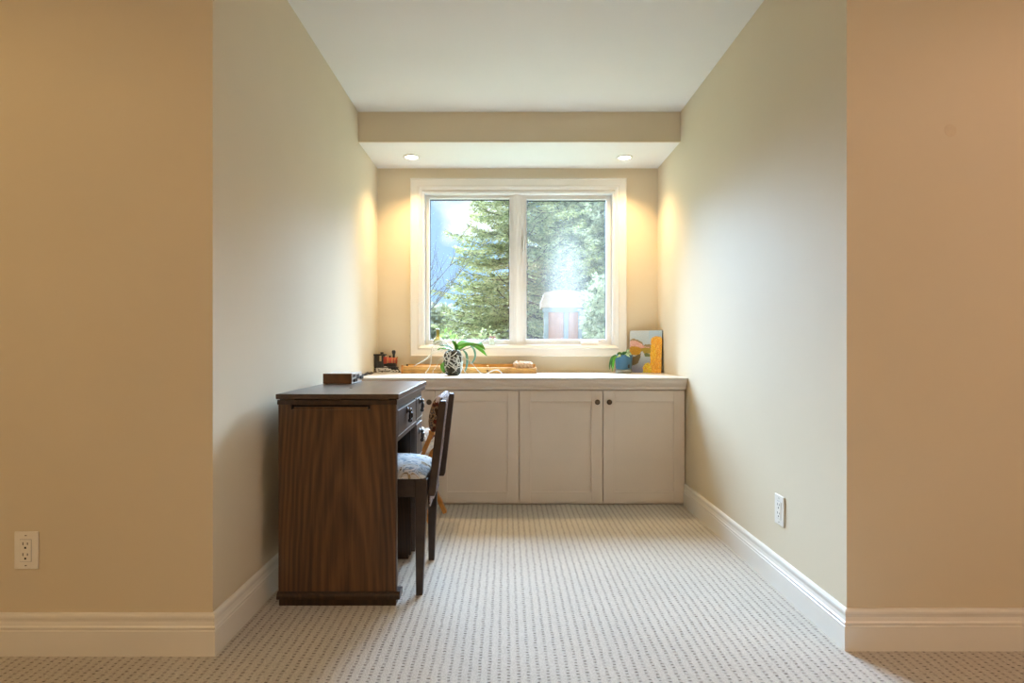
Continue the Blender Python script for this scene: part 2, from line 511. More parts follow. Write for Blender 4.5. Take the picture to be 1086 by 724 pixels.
M['lawn'] = mat('lawn', (0.16, 0.20, 0.08), 0.95, noise=0.4, nscale=4)
M['shedwall'] = mat('salmon_shed_boards', (0.62, 0.27, 0.18), 0.8, noise=0.12, nscale=5)
M['shedpost'] = mat('grey_shed_timber', (0.33, 0.33, 0.34), 0.8, noise=0.15, nscale=7)
M['shedroof'] = mat('pale_shed_roof', (0.56, 0.36, 0.26), 0.8, noise=0.12, nscale=6)

# ------------------------------------------------------------------ room shell
XL, XR = -0.900, 1.064            # alcove side walls
YL, YR = 1.737, 1.766             # the two walls that face the room
YS, YB = 3.449, 3.967             # soffit front, back wall
ZS, ZC = 2.183, 2.366
YD, YCF = 3.344, 3.306            # cabinet doors, counter front
ZCT = 0.7555
RX0, RX1, RY0 = -3.2, 3.3, -3.0   # the room behind the camera
WT = 0.12
OPX0, OPX1, OPZ0, OPZ1 = P(447.4, 0, YB).x, P(652.5, 0, YB).x, P(0, 366.5, YB).z, P(0, 202.5, YB).z

fl = MB().box(RX0 - .1, RX1 + .1, RY0 - .1, YB + .16, -0.08, 0.0).build('floor', M['carpet'])
struct(fl, 'beige ribbed loop-pile carpet over the whole floor')
ce = MB().box(RX0 - .1, RX1 + .1, RY0 - .1, YB + .2, ZC, ZC + .12).build('ceiling', M['ceiling'])
struct(ce, 'flat white ceiling')
struct(MB().box(RX0, XL, YL, YL + WT, 0, ZC).build('wall_front_left', M['wall']), 'beige wall facing the room, left of the alcove')
struct(MB().box(XR, RX1, YR, YR + WT, 0, ZC).build('wall_front_right', M['wall']), 'beige wall facing the room, right of the alcove')
struct(MB().box(XL - WT, XL, YL + WT, YB + .16, 0, ZC).build('wall_left', M['wall']), 'alcove side wall behind the desk')
struct(MB().box(XR, XR + WT, YR + WT, YB + .16, 0, ZC).build('wall_right', M['wall']), 'alcove side wall with the outlet')
wb = MB()
wb.box(XL, OPX0, YB, YB + .16, 0, ZC); wb.box(OPX1, XR, YB, YB + .16, 0, ZC)
wb.box(OPX0, OPX1, YB, YB + .16, 0, OPZ0); wb.box(OPX0, OPX1, YB, YB + .16, OPZ1, ZC)
struct(wb.build('wall_back', M['wall']), 'back wall of the alcove around the window')
struct(MB().box(RX0 - WT, RX0, RY0, YL + WT, 0, ZC).build('wall_outer_left', M['wall']))
struct(MB().box(RX1, RX1 + WT, RY0, YR + WT, 0, ZC).build('wall_outer_right', M['wall']))
struct(MB().box(RX0 - WT, RX1 + WT, RY0 - WT, RY0, 0, ZC).build('wall_rear', M['wall']))
# boxed soffit: painted front, white underside
so = MB()
so.cur = 0; so.box(XL, XR, YS, YS + .012, ZS, ZC)
so.cur = 1; so.box(XL, XR, YS + .012, YB, ZS, ZC)
struct(so.build('soffit', [M['wall'], M['ceiling']]), 'boxed ceiling drop above the window')

# baseboards: stepped profile, mitred
BP = [(0, 0), (.015, 0), (.015, .076), (.0125, .078), (.0125, .082), (.0155, .084), (.0155, .088), (.012, .092), (.0095, .104), (.0105, .110), (.012, .114), (.012, .121), (.009, .126), (.004, .128), (0, .128)]


def baseboard(name, p0, p1, nrm, m0, m1, label):
    p0 = Vector((*p0, 0)); p1 = Vector((*p1, 0)); nrm = Vector((*nrm, 0)); d = (p1 - p0).normalized()
    vs = []
    for p, m in ((p0, -m0), (p1, m1)):
        for o, z in BP:
            q = p + nrm * o + d * (o * m); vs.append((q.x, q.y, z))
    n = len(BP)
    fs = [tuple(range(n)), tuple(range(2 * n - 1, n - 1, -1))] + [(i, (i + 1) % n, n + (i + 1) % n, n + i) for i in range(n)]
    b = MB(); b._add(vs, fs)
    return struct(b.build(name, M['trim']), label)


baseboard('baseboard_front_left', (RX0, YL), (XL, YL), (0, -1), 0, 1, 'white moulded baseboard under the left facing wall')
baseboard('baseboard_left', (XL, YL), (XL, YD), (1, 0), 1, 0, 'white moulded baseboard along the alcove wall behind the desk')
baseboard('baseboard_right', (XR, YR), (XR, YD), (-1, 0), 1, 0, 'white moulded baseboard along the alcove wall under the outlet')
baseboard('baseboard_front_right', (XR, YR), (RX1, YR), (0, -1), 1, 0, 'white moulded baseboard under the right facing wall')

# ------------------------------------------------------------------ window
WIN = thing('window_1', 'white two-pane casement window in a mitred casing above the counter', 'window', (0.07, YB, OPZ0))
struct(WIN)
CX0, CX1, CZ0, CZ1 = P(435, 0, YB - .018).x, P(664.8, 0, YB - .018).x, P(0, 378, YB - .018).z, P(0, 188.8, YB - .018).z
# casing: (distance from the outer edge, proud of the wall)
CP = [(0, 0), (0, .020), (.008, .024), (.014, .021), (.05, .018), (.058, .021), (.066, .018), (.074, .012), (.080, .010), (.080, 0)]


def casing(side):
    out = [(CX0, CZ0), (CX1, CZ0), (CX1, CZ1), (CX0, CZ1)]
    i = {'bottom': 0, 'right': 1, 'top': 2, 'left': 3}[side]
    a, b2 = out[i], out[(i + 1) % 4]
    cx, cz = (CX0 + CX1) / 2, (CZ0 + CZ1) / 2
    vs = []
    for p in (a, b2):
        sx = 1 if p[0] < cx else -1; sz = 1 if p[1] < cz else -1
        for d, o in CP:
            vs.append((p[0] + sx * d, YB - o, p[1] + sz * d))
    n = len(CP)
    fs = [tuple(range(n)), tuple(range(2 * n - 1, n - 1, -1))] + [(k, (k + 1) % n, n + (k + 1) % n, n + k) for k in range(n)]
    b = MB(); b._add(vs, fs)
    return b.build('casing', M['trim'], WIN)


for sd in ('bottom', 'right', 'top', 'left'):
    casing(sd)
# jamb liner
J0 = YB - .004
jm = MB()
jt = .018
jm.box(OPX0, OPX0 + jt, J0, YB + .15, OPZ0, OPZ1); jm.box(OPX1 - jt, OPX1, J0, YB + .15, OPZ0, OPZ1)
jm.box(OPX0 + jt, OPX1 - jt, J0, YB + .15, OPZ1 - jt, OPZ1); jm.box(OPX0 + jt, OPX1 - jt, J0, YB + .15, OPZ0, OPZ0 + .006)
jm.build('jamb', M['vinyl'], WIN, bevel=.003)
YG = YB + .085
gl = lambda px: P(px, 0, YG).x
gz = lambda py: P(0, py, YG).z
MU0, MU1 = P(545, 0, YG - .04).x, P(553.3, 0, YG - .04).x
ml = MB().box(MU0, MU1, YB + .03, YB + .15, OPZ0 + .006, OPZ1 - jt)
ml.box(MU0 + .014, MU1 - .014, YB + .022, YB + .03, OPZ0 + .006, OPZ1 - jt)
ml.build('mullion', M['vinyl'], WIN, bevel=.003)


def sash(g0, g1, zt, zb, o0, o1, glassmat, lab):
    s = MB()
    zo0, zo1 = OPZ0 + .006, OPZ1 - jt
    ya, yb = YB + .05, YB + .10
    s.box(o0, g0, ya, yb, zo0, zo1); s.box(g1, o1, ya, yb, zo0, zo1)
    s.box(g0, g1, ya, yb, zt, zo1); s.box(g0, g1, ya, yb, zo0, zb)
    # inner glazing bead
    for e in (.008,):
        s.box(g0 - e, g0, ya - .006, ya, zb - e, zt + e); s.box(g1, g1 + e, ya - .006, ya, zb - e, zt + e)
        s.box(g0, g1, ya - .006, ya, zt, zt + e); s.box(g0, g1, ya - .006, ya, zb - e, zb)
    so_ = s.build('sash', M['vinyl'], WIN, bevel=.002)
    gk = MB()
    e = .004
    gk.box(g0, g0 + e, YG - .012, YG, zb, zt); gk.box(g1 - e, g1, YG - .012, YG, zb, zt)
    gk.box(g0 + e, g1 - e, YG - .012, YG, zt - e * 1.5, zt); gk.box(g0 + e, g1 - e, YG - .012, YG, zb, zb + e * .6)
    gk.build('gasket', M['slate'], so_)
    p = bpy.data.objects.new('pane', bpy.data.meshes.new('pane'))
    cx, cz = (g0 + g1) / 2, zb
    mb = MB().box(g0 - .005, g1 + .005, YG, YG + .005, zb - .005, zt + .005)
    me = p.data
    me.from_pydata([(v[0] - cx, v[1] - YG, v[2] - cz) for v in mb.v], [], mb.f)
    me.materials.append(glassmat)
    COL.objects.link(p); p.parent = so_
    p.location = (cx - ORIG[WIN.name][0], YG - ORIG[WIN.name][1], cz - ORIG[WIN.name][2])
    p['label'] = lab
    return so_


sl = sash(gl(456.3), gl(540.2), gz(212), gz(360), OPX0 + jt, MU0, M['glass'], 'clear glass pane')
sr = sash(gl(558.3), gl(642), gz(213), gz(359.5), MU1, OPX1 - jt, M['fogglass'], 'milky fogged glass pane')
# crank cover and folding handle on the right sash, lock lever on the mullion
cr = MB()
a, b_ = P(616, 363, YB + .03), P(634, 363, YB + .03)
zc = OPZ0 + .006
cr.box(a.x, b_.x, YB + .012, YB + .05, zc, zc + .022)
cr.bar((a.x + .02, YB + .018, zc + .026), (b_.x - .03, YB + .018, zc + .030), .012, .010)
cr.build('crank', M['vinyl'], WIN, bevel=.004)
lk = MB()
q = P(554.5, 255, YB + .02)
lk.box(q.x, q.x + .012, YB + .03, YB + .05, q.z - .07, q.z + .035)
lk.bar((q.x + .006, YB + .024, q.z + .03), (q.x + .004, YB + .016, q.z - .055), .009, .008)
lk.build('lock_lever', M['trim'], WIN, bevel=.002)

# ------------------------------------------------------------------ downlights in the soffit
def downlight(px, py, label):
    Y = (ZS - EYE) * FPX / (365 - py)
    c = P(px, py, Y); c.z = ZS
    t = thing('recessed_downlight', label, 'downlight', c, 'downlights in the soffit')
    rg = MB().lathe([(.040, -.0005), (.054, -.0005), (.055, -.003), (.050, -.006), (.042, -.006), (.040, -.0005)], c, 32, close=False)
    rg.build('trim_ring', M['trim'], t, smooth=True)
    MB().lathe([(.0395, -.001), (.0395, -.002), (.02, -.0035), (.002, -.004)], c, 24).build('lens', M['bulb'], t, smooth=True)
    l = bpy.data.lights.new('downlight_lamp', 'SPOT')
    l.energy = P_DOWN * 4; l.color = C_DOWN; l.spot_size = R(114); l.spot_blend = 1.0; l.shadow_soft_size = 0.03
    o = bpy.data.objects.new('downlight_lamp', l); COL.objects.link(o); o.parent = t
    o.location = (0, 0, -.012)
    return t


downlight(436.5, 166.3, 'round recessed downlight in the soffit, above the potted orchid')
downlight(662.3, 166.8, 'round recessed downlight in the soffit, above the painting')

# recessed lamps of the room in front of the alcove
def room_downlight(x, y, power, col, label):
    c = Vector((x, y, ZC))
    t = thing('recessed_downlight', label, 'downlight', c, 'downlights of the room')
    MB().lathe([(.055, -.0005), (.075, -.0005), (.076, -.003), (.070, -.006), (.057, -.006), (.055, -.0005)], c, 32, close=False).build('trim_ring', M['trim'], t, smooth=True)
    MB().lathe([(.0545, -.001), (.0545, -.002), (.03, -.004), (.002, -.005)], c, 24).build('lens', M['bulb'], t, smooth=True)
    l = bpy.data.lights.new('room_downlight_lamp', 'SPOT')
    l.energy = power; l.color = col; l.spot_size = R(174); l.spot_blend = 0.35; l.shadow_soft_size = 0.06
    o = bpy.data.objects.new('room_downlight_lamp', l); COL.objects.link(o); o.parent = t
    o.location = (0, 0, -.015)
    return t


room_downlight(-2.3, 0.40, P_LEFT, C_LEFT, 'recessed ceiling downlight left of the camera')
room_downlight(2.45, 0.40, P_RIGHT, C_RIGHT, 'recessed ceiling downlight right of the camera')


def added_ceiling_lamp(x, y, power, col, label):  # unseen lamp, added to warm the cabinet fronts and back wall
    t = thing('added_ceiling_lamp', label, 'lamp', (x, y, ZC))
    MB().lathe([(.17, 0), (.17, -.02), (.155, -.024)], (x, y, ZC), 32).build('base', M['trim'], t)
    MB().lathe([(.15, -.0245), (.14, -.055), (.10, -.078), (.03, -.09), (.002, -.091)], (x, y, ZC), 32).build('shade', make_emit('lamp_shade_glow', col, 3.0), t, smooth=True)
    l = bpy.data.lights.new('added_lamp_light', 'POINT')
    l.energy = power; l.color = col; l.shadow_soft_size = 0.12
    o = bpy.data.objects.new('added_lamp_light', l); COL.objects.link(o); o.parent = t
    o.location = (0, 0, -.25)
    return t


added_ceiling_lamp(0.22, -2.2, P_REAR, C_REAR, 'unseen round flush ceiling lamp added behind the camera to warm the alcove')

# ------------------------------------------------------------------ built-in cabinets and counter
ZD0, ZD1 = .012, .677
xb = [XL + .004, P(461.8, 0, YD).x, P(550.5, 0, YD).x, P(639.4, 0, YD).x, XR - .004]


def cabinet(i0, label):
    x0, x1, x2 = xb[i0], xb[i0 + 1], xb[i0 + 2]
    t = thing('base_cabinet', label, 'cabinet', ((x0 + x2) / 2, YD + .02, 0), 'built-in base cabinets under the counter')
    MB().box(x0, x2, YD + .021, YB - .002, 0, .681).build('body', M['cabinet'], t)
    for k, (a, b2) in enumerate(((x0, x1), (x1, x2))):
        g = .0022
        a += g; b2 -= g
        sw = .067
        z0, z1 = ZD0, ZD1
        fr = MB()
        fr.box(a, a + sw, YD, YD + .02, z0, z1); fr.box(b2 - sw, b2, YD, YD + .02, z0, z1)
        fr.box(a + sw, b2 - sw, YD, YD + .02, z0, z0 + sw); fr.box(a + sw, b2 - sw, YD, YD + .02, z1 - sw, z1)
        d = fr.build('door', M['cabinet'], t, bevel=.0015, seg=1)
        MB().box(a + sw - .001, b2 - sw + .001, YD + .009, YD + .018, z0 + sw - .001, z1 - sw + .001).build('door_panel', M['cabinet'], d)
        kx = (b2 - .033) if k == 0 else (a + .033)
        kz = P(0, 426, YD).z
        kn = MB().lathe([(.009, 0), (.006, -.004), (.006, -.011), (.013, -.015), (.016, -.020), (.014, -.025), (.006, -.028), (.001, -.0285)], (kx, YD, kz), 20, 'Y')
        kn.build('knob', M['bronze'], d, smooth=True)
    return t


cabinet(0, 'greige two-door base cabinet behind the desk and chair, against the left alcove wall')
cabinet(2, 'greige two-door base cabinet with two bronze knobs, against the right alcove wall')

ct = thing('countertop', 'long cream counter with moulded front edge under the window', 'countertop', ((XL + XR) / 2, YCF, .682))
MB().box(XL + .001, XR - .001, YCF, YB - .001, ZCT - .015, ZCT).build('slab', M['counter'], ct, bevel=.005, seg=3)
prof = [(YB - .01, .683), (YD - .012, .683), (YD - .012, .700), (YD - .018, .704), (YD - .018, .708), (YD - .024, .712), (YD - .030, .722), (YD - .032, .731), (YD - .032, ZCT - .0155), (YB - .01, ZCT - .0155)]
MB().prism(prof, 'X', XL + .002, XR - .002).build('edge_moulding', M['cabinet'], ct)

# ------------------------------------------------------------------ desk (sewing-cabinet desk against the left wall)
DY0, DY1 = 2.058, 2.690
DX0, DX1 = -.827, -.402
KN = 2.50                               # far side of the knee hole
desk = thing('kneehole_desk', 'dark walnut kneehole desk standing against the left alcove wall', 'desk', ((DX0 + DX1) / 2, (DY0 + DY1) / 2, 0))
ep = MB()
sx0, sx1 = P(308.5, 0, DY0).x, P(392.5, 0, DY0).x
sz0, sz1 = P(0, 434.2, DY0).z, P(0, 429.3, DY0).z
ep.box(DX0, DX1, DY0, DY0 + .022, .035, sz0)
ep.box(DX0, sx0, DY0, DY0 + .022, sz0, .731); ep.box(sx1, DX1, DY0, DY0 + .022, sz0, .731)
ep.box(sx0, sx1, DY0, DY0 + .022, sz1, .731)
end = ep.build('end_panel', M['walnut'], desk)
MB().box(sx0 - .004, sx1 + .004, DY0 + .0135, DY0 + .018, sz0 - .004, sz1 + .004).build('pull_recess', M['dark'], end)
pr = MB().bar((sx0 + .010, DY0 + .006, sz0 + .005), (sx1 - .010, DY0 + .006, sz0 + .005), .010, .009)
pr.build('pull_bar', M['walnut'], end)
# edge stile lighter along the front corner of the end panel
MB().box(DX1, DX1 + .004, DY0 + .001, DY0 + .021, .035, .731).build('edge_band', M['drawerwood'], end)
# far pedestal
fp = MB()
fp.box(DX0, DX1 - .019, KN, KN + .018, .02, .731)
fp.box(DX0, DX1 - .019, DY1 - .018, DY1, .02, .731)
fp.box(DX0, DX0 + .012, KN + .018, DY1 - .018, .02, .731)
fp.box(DX0 + .012, DX1 - .019, KN + .018, DY1 - .018, .03, .05)
fp.build('pedestal', M['walnut_dark'], desk)
MB().box(DX0, DX0 + .012, DY0 + .022, KN, .16, .731).build('back_panel', M['walnut_dark'], desk)
MB().box(DX0 + .01, DX1 - .03, KN + .004, DY1 - .004, 0, .02).build('pedestal_plinth', M['walnut_dark'], desk)
# front rails: face frame around drawers
rl = MB()
XF = DX1
rl.box(XF - .018, XF, DY0 + .022, KN, .588, .606)
rl.box(XF - .018, XF, DY0 + .022, DY1, .712, .731)
rl.box(XF - .018, XF, KN, KN + .010, .035, .712)
rl.box(XF - .018, XF, DY1 - .010, DY1, .035, .712)
for z in (.597, .425, .235, .035):
    rl.box(XF - .018, XF, KN + .010, DY1 - .010, z, z + .014)
rl.build('face_frame', M['drawerwood'], desk, bevel=.001, seg=1)


def handle(parent, y, z, x):
    h = MB()
    h.lathe([(.014, 0), (.014, .003), (.008, .005), (.008, .010), (.011, .014), (.008, .019), (.001, .021)], (x, y, z), 14, 'X')
    h.tube([(x + .013, y, z - .004), (x + .016, y + .002, z - .014), (x + .015, y + .004, z - .026), (x + .012, y + .005, z - .036)], [.005, .0075, .0085, .005], 8)
    h.lathe([(.001, -.009), (.007, -.006), (.0085, 0), (.007, .006), (.001, .009)], (x + .012, y + .005, z - .042), 12, 'Z')
    h.build('drop_handle', M['gunmetal'], parent, smooth=True)


def drawer(y0, y1, z0, z1):
    d = MB().box(XF - .016, XF + .005, y0, y1, z0, z1).build('drawer', M['drawerwood'], desk, bevel=.0025, seg=2)
    # silver strips put in as highlights along upper and lower edge
    bd = MB().box(XF + .004, XF + .0065, y0 + .002, y1 - .002, z1 - .0035, z1 - .001)
    bd.build('edge_highlight', M['silver'], d)
    MB().box(XF + .004, XF + .0065, y0 + .002, y1 - .002, z0 + .001, z0 + .0035).build('edge_highlight', M['silver'], d)
    return d


d1 = drawer(DY0 + .026, KN - .004, .609, .708); handle(d1, 2.27, .686, XF + .005)
d2 = drawer(KN + .013, DY1 - .013, .614, .708); handle(d2, 2.595, .690, XF + .005)
d3 = drawer(KN + .013, DY1 - .013, .442, .594); handle(d3, 2.595, .553, XF + .005)
d4 = drawer(KN + .013, DY1 - .013, .252, .422); handle(d4, 2.595, .365, XF + .005)
d5 = drawer(KN + .013, DY1 - .013, .052, .232); handle(d5, 2.595, .170, XF + .005)
# top: folding leaf on a fixed frame with hinges
TX0, TX1 = -.833, -.388
TY0, TY1 = 2.046, 2.765
MB().box(TX0 + .004, TX1 - .006, TY0 + .002, TY1 - .006, .7315, .7485).build('top_frame', M['walnut_dark'], desk, bevel=.002)
leaf_ = MB().box(TX0, TX1, TY0, TY1, .7515, .770).build('top_leaf', M['walnut_top'], desk, bevel=.002)
for px in (307, 356, 407):
    hx = P(px, 0, TY0).x
    MB().box(hx - .016, hx + .016, TY0 - .001, TY0 + .02, .7478, .7522).build('hinge', M['bronze'], leaf_)
MB().box(TX0 + .01, TX1 - .012, TY0 + .012, TY1 - .015, .7484, .7516).build('leaf_gap', M['dark'], desk)
pl_ = MB().lathe([(.006, 0), (.006, .0012), (.001, .0014)], (P(370, 0, 2.3).x, 2.33, .770), 12).build('screw_cover', M['gunmetal'], leaf_)
# base mouldings
bm_ = MB()
bm_.prism([(DY0 - .012, .026), (DY0 + .050, .026), (DY0 + .050, .050), (DY0 + .022, .052), (DY0 - .002, .052), (DY0 - .010, .046), (DY0 - .012, .040)], 'X', DX0 - .004, DX1 + .018)
bm_.build('foot_moulding', M['walnut_dark'], desk, bevel=.002)
MB().box(DX0 + .002, DX1 + .002, DY0, DY0 + .038, 0, .026).build('foot', M['walnut_dark'], desk)

# ------------------------------------------------------------------ radio on the desk
RZ = .7702
bx0, bx1, by0, by1, bz1 = P(342.5, 0, 2.571).x, P(373.3, 0, 2.571).x, 2.571, 2.748, .8195
rad = thing('table_radio', 'small wood-sided radio with a silver dial face on the desk', 'radio', ((bx0 + bx1) / 2, (by0 + by1) / 2, RZ))
MB().box(bx0, bx1 - .004, by0 + .004, by1 - .004, RZ + .003, bz1 - .002).build('body', M['silver'], rad, bevel=.001)
MB().box(bx0, bx1 - .003, by0, by0 + .0045, RZ + .001, bz1 - .003).build('wood_side', M['woodside'], rad, bevel=.001)
MB().box(bx0, bx1 - .003, by1 - .0045, by1, RZ + .001, bz1 - .003).build('wood_side', M['woodside'], rad, bevel=.001)
fc = MB().box(bx1 - .004, bx1, by0 + .001, by1 - .001, RZ + .001, bz1).build('face_plate', M['silver'], rad, bevel=.001)
MB().box(bx1, bx1 + .0015, by0 + .075, by0 + .125, RZ + .018, RZ + .040).build('display', M['black'], fc)
for k in range(3):
    MB().lathe([(.0075, 0), (.007, .008), (.001, .009)], (bx1, by0 + .025 + .018 * k, RZ + .014), 14, 'X').build('knob', M['black'], fc)
for k in range(5):
    MB().box(bx1, bx1 + .0015, by0 + .012 + k * .011, by0 + .018 + k * .011, RZ + .028, RZ + .042).build('button', M['gunmetal'], fc)
for k in range(2):
    MB().lathe([(.008, 0), (.008, .010), (.001, .011)], (bx1, by0 + .14 + .022 * k, RZ + .022), 14, 'X').build('knob', M['black'], fc)
for sx in (bx0 + .01, bx1 - .014):
    for sy in (by0 + .01, by1 - .012):
        MB().box(sx, sx + .008, sy, sy + .006, RZ - .0002, RZ + .0032).build('foot', M['black'], rad)

# ------------------------------------------------------------------ chair
chair = thing('side_chair', 'dark wooden side chair with floral seat and back pad at the desk', 'chair', (-.45, 2.32, 0))
NY, FY = 2.153, 2.500


def cushion(x0, x1, y0, y1, z0, z1, name, material, parent, crown=.012):
    n = 10
    b = MB(); vs = []; fs = []
    for lay in (0, 1):
        for i in range(n + 1):
            for j in range(n + 1):
                u, v = i / n, j / n
                e = (1 - (2 * u - 1) ** 6) * (1 - (2 * v - 1) ** 6)
                c = (1 - (2 * u - 1) ** 2) * (1 - (2 * v - 1) ** 2)
                z = (z0 + .006 * (1 - e)) if lay == 0 else (z0 + .012 + (z1 - crown - z0 - .012) * e + crown * c)
                vs.append((x0 + (x1 - x0) * u, y0 + (y1 - y0) * v, z))
    m = (n + 1) ** 2
    for i in range(n):
        for j in range(n):
            a = i * (n + 1) + j
            fs.append((a, a + 1, a + n + 2, a + n + 1)); a += m
            fs.append((a, a + n + 1, a + n + 2, a + 1))
    for i in range(n):
        for (a, b2) in ((i, i + 1), (n * (n + 1) + i, n * (n + 1) + i + 1), (i * (n + 1), (i + 1) * (n + 1)), (i * (n + 1) + n, (i + 1) * (n + 1) + n)):
            fs.append((a, b2, b2 + m, a + m))
    b._add(vs, fs)
    return b.build(name, material, parent, smooth=True, subsurf=1)


cushion(-.655, -.300, 2.118, 2.486, .438, .494, 'seat', M['floral_seat'], chair)
# seat rails
ap = MB()
ap.box(-.64, -.34, 2.138, 2.160, .372, .440); ap.box(-.64, -.34, 2.462, 2.482, .372, .440)
ap.box(-.646, -.624, 2.160, 2.462, .372, .440); ap.box(-.335, -.313, 2.174, 2.48, .372, .440)
ap.build('seat_rail', M['chairwood'], chair, bevel=.002)
for cy in (NY, FY):
    MB().frustum((-.328, cy, 0), (.0125, .0125), (-.320, cy, .440), (.0235, .0205)).build('leg', M['chairwood'], chair, bevel=.0025)
for cy in (2.160, 2.462):
    MB().frustum((-.635, cy, 0), (.0125, .0125), (-.635, cy, .440), (.021, .019)).build('leg', M['chairwood'], chair, bevel=.0025)


def back_pt(z):
    return -.283 + (z - .375) * (.042 / .357)


for cy in (NY + .012, FY - .004):
    pst = MB()
    zs = [.372, .385, .45, .55, .65, .722, .735]
    for k in range(len(zs) - 1):
        pass
    pol = []
    for z in zs:
        w = .011 if z in (.372, .735) else .0145
        pol.append((back_pt(z) + w, z))
    for z in reversed(zs):
        w = .011 if z in (.372, .735) else .0145
        pol.append((back_pt(z) - w, z))
    pst.prism(pol, 'Y', cy - .0135, cy + .0135)
    pst.build('back_post', M['chairwood'], chair, bevel=.003)
# upholstered back pad: floral end and face, lilac top
pad = MB()
rad_pts = []
prof2 = [(-.012, .745), (-.020, .752), (-.034, .748), (-.047, .725), (-.054, .690), (-.055, .650), (-.048, .622), (-.036, .608), (-.022, .606), (-.014, .616)]
ny = [(NY + .028, .86), (NY + .034, .97), (NY + .045, 1.0), (2.33, 1.0), (FY - .042, 1.0), (FY - .030, .97), (FY - .022, .86)]
vs = []; fs = []
for yy, s_ in ny:
    for dx_, z in prof2:
        zc_, xc_ = .68, -.034
        z2 = zc_ + (z - zc_) * s_; d2_ = xc_ + (dx_ - xc_) * s_
        vs.append((back_pt(z2) + d2_ + .004, yy, z2))
n = len(prof2)
fs.append(tuple(range(n))); fs.append(tuple(range((len(ny) - 1) * n, len(ny) * n)))
for i in range(len(ny) - 1):
    for k in range(n):
        fs.append((i * n + k, i * n + (k + 1) % n, (i + 1) * n + (k + 1) % n, (i + 1) * n + k))
pad._add(vs, fs)
pad.mi = [1 if any(False for _ in f) else 0 for f in pad.f]
for idx, f in enumerate(pad.f):
    if len(f) == 4:
        zz = sum(pad.v[i][2] for i in f) / 4
        if zz > .738: pad.mi[idx] = 1
pad.build('back_pad', [M['floral_back'], M['floral_top']], chair, smooth=True, subsurf=1)
# thin fabric panel that hangs between the posts behind the pad
fbk = MB(); vs = []; fs = []
nz_, nyy = 14, 8
for lay in (0, 1):
    for i in range(nz_ + 1):
        z = .742 - (.742 - .325) * i / nz_
        for j in range(nyy + 1):
            yy = NY + .028 + (FY - .020 - NY - .028) * j / nyy
            wob = .003 * math.sin(j * 1.9 + i * .7) * (i / nz_)
            x = back_pt(max(z, .36)) - .011 + wob + (.0035 if lay else 0)
            z_ = z - (.010 * math.sin(j * 2.1) if i == nz_ else 0)
            vs.append((x, yy, z_))
m_ = (nz_ + 1) * (nyy + 1)
for i in range(nz_):
    for j in range(nyy):
        a = i * (nyy + 1) + j
        fs.append((a, a + 1, a + nyy + 2, a + nyy + 1)); fs.append((a + m_, a + m_ + nyy + 1, a + m_ + nyy + 2, a + m_ + 1))
for j in range(nyy):
    for a in (j, nz_ * (nyy + 1) + j): fs.append((a, a + 1, a + 1 + m_, a + m_))
for i in range(nz_):
    for a in (i * (nyy + 1), i * (nyy + 1) + nyy): fs.append((a, a + nyy + 1, a + nyy + 1 + m_, a + m_))
fbk._add(vs, fs)
fbk.build('back_cloth', M['floral_cloth'], chair, smooth=True)

# ------------------------------------------------------------------ folding stool behind the chair, with a white bag on it
stool = thing('folding_stool', 'honey-coloured wooden folding stool with a dark red sling, behind the chair', 'stool', (-.455, 3.01, 0))
for yy in (2.865, 3.150):
    k_ = -.03 if yy < 3 else 0
    MB().bar((-.560 + k_, yy, .006), (-.345 + k_, yy, .50), .022, .034, (0, 1, 0)).build('leg', M['honey'], stool, bevel=.003)
    MB().bar((-.340 + k_, yy + .024, .006), (-.565 + k_, yy + .024, .50), .022, .034, (0, 1, 0)).build('leg', M['honey'], stool, bevel=.003)
for x in (-.345, -.565):
    MB().bar((x - .03, 2.845, .505), (x, 3.195, .505), .026, .026).build('top_rail', M['honey'], stool, bevel=.003)
for x, y in ((-.43, 0), (-.47, 0)):
    pass
MB().bar((-.505, 2.876, .194), (-.478, 3.14, .194), .016, .016).build('stretcher', M['honey'], stool, bevel=.002)
slg = MB(); vs = []; fs = []
ns_ = 12
for lay in (0, 1):
    for i in range(ns_ + 1):
        u = i / ns_
        x = -.565 + .22 * u
        z = .516 - .165 * math.sin(math.pi * u) ** .8 - (.003 if lay else 0)
        for yy in (2.88, 3.16): vs.append((x - (.03 if yy < 3 else 0), yy, z))
mm = 2 * (ns_ + 1)
for i in range(ns_):
    a = 2 * i
    fs += [(a, a + 1, a + 3, a + 2), (a + mm, a + 2 + mm, a + 3 + mm, a + 1 + mm), (a, a + 2, a + 2 + mm, a + mm), (a + 1, a + 1 + mm, a + 3 + mm, a + 3)]
slg._add(vs, fs)
slg.build('sling', M['redcloth'], stool, smooth=True)
bag = MB(); vs = []; fs = []
rr = random.Random(3)
nu, nv = 26, 13
bc = Vector((-.430, 2.985, .386))
for j in range(nv + 1):
    t = j / nv
    rx = .047 * (math.sin(math.pi * min(1, .12 + .80 * t))) ** .5
    ry = rx * 1.7
    for k in range(nu):
        a = 2 * math.pi * k / nu
        w = 1 + .10 * math.sin(5 * a + 3 * t) + rr.uniform(-.13, .13)
        z = bc.z + .115 * t + (.012 * math.sin(3 * a + 1) if j == nv else 0)
        vs.append((bc.x + rx * w * math.cos(a), bc.y + ry * w * math.sin(a), z))
for j in range(nv):
    for k in range(nu):
        k2 = (k + 1) % nu
        fs.append((j * nu + k, j * nu + k2, (j + 1) * nu + k2, (j + 1) * nu + k))
fs.append(tuple(range(nu - 1, -1, -1))); fs.append(tuple(range(nv * nu, nv * nu + nu)))
bag._add(vs, fs)
bg = bag.build('cloth_bag', M['whitecloth'], None, origin=bc)
tag(bg, 'crumpled white cloth bag lying on the folding stool behind the chair', 'bag')

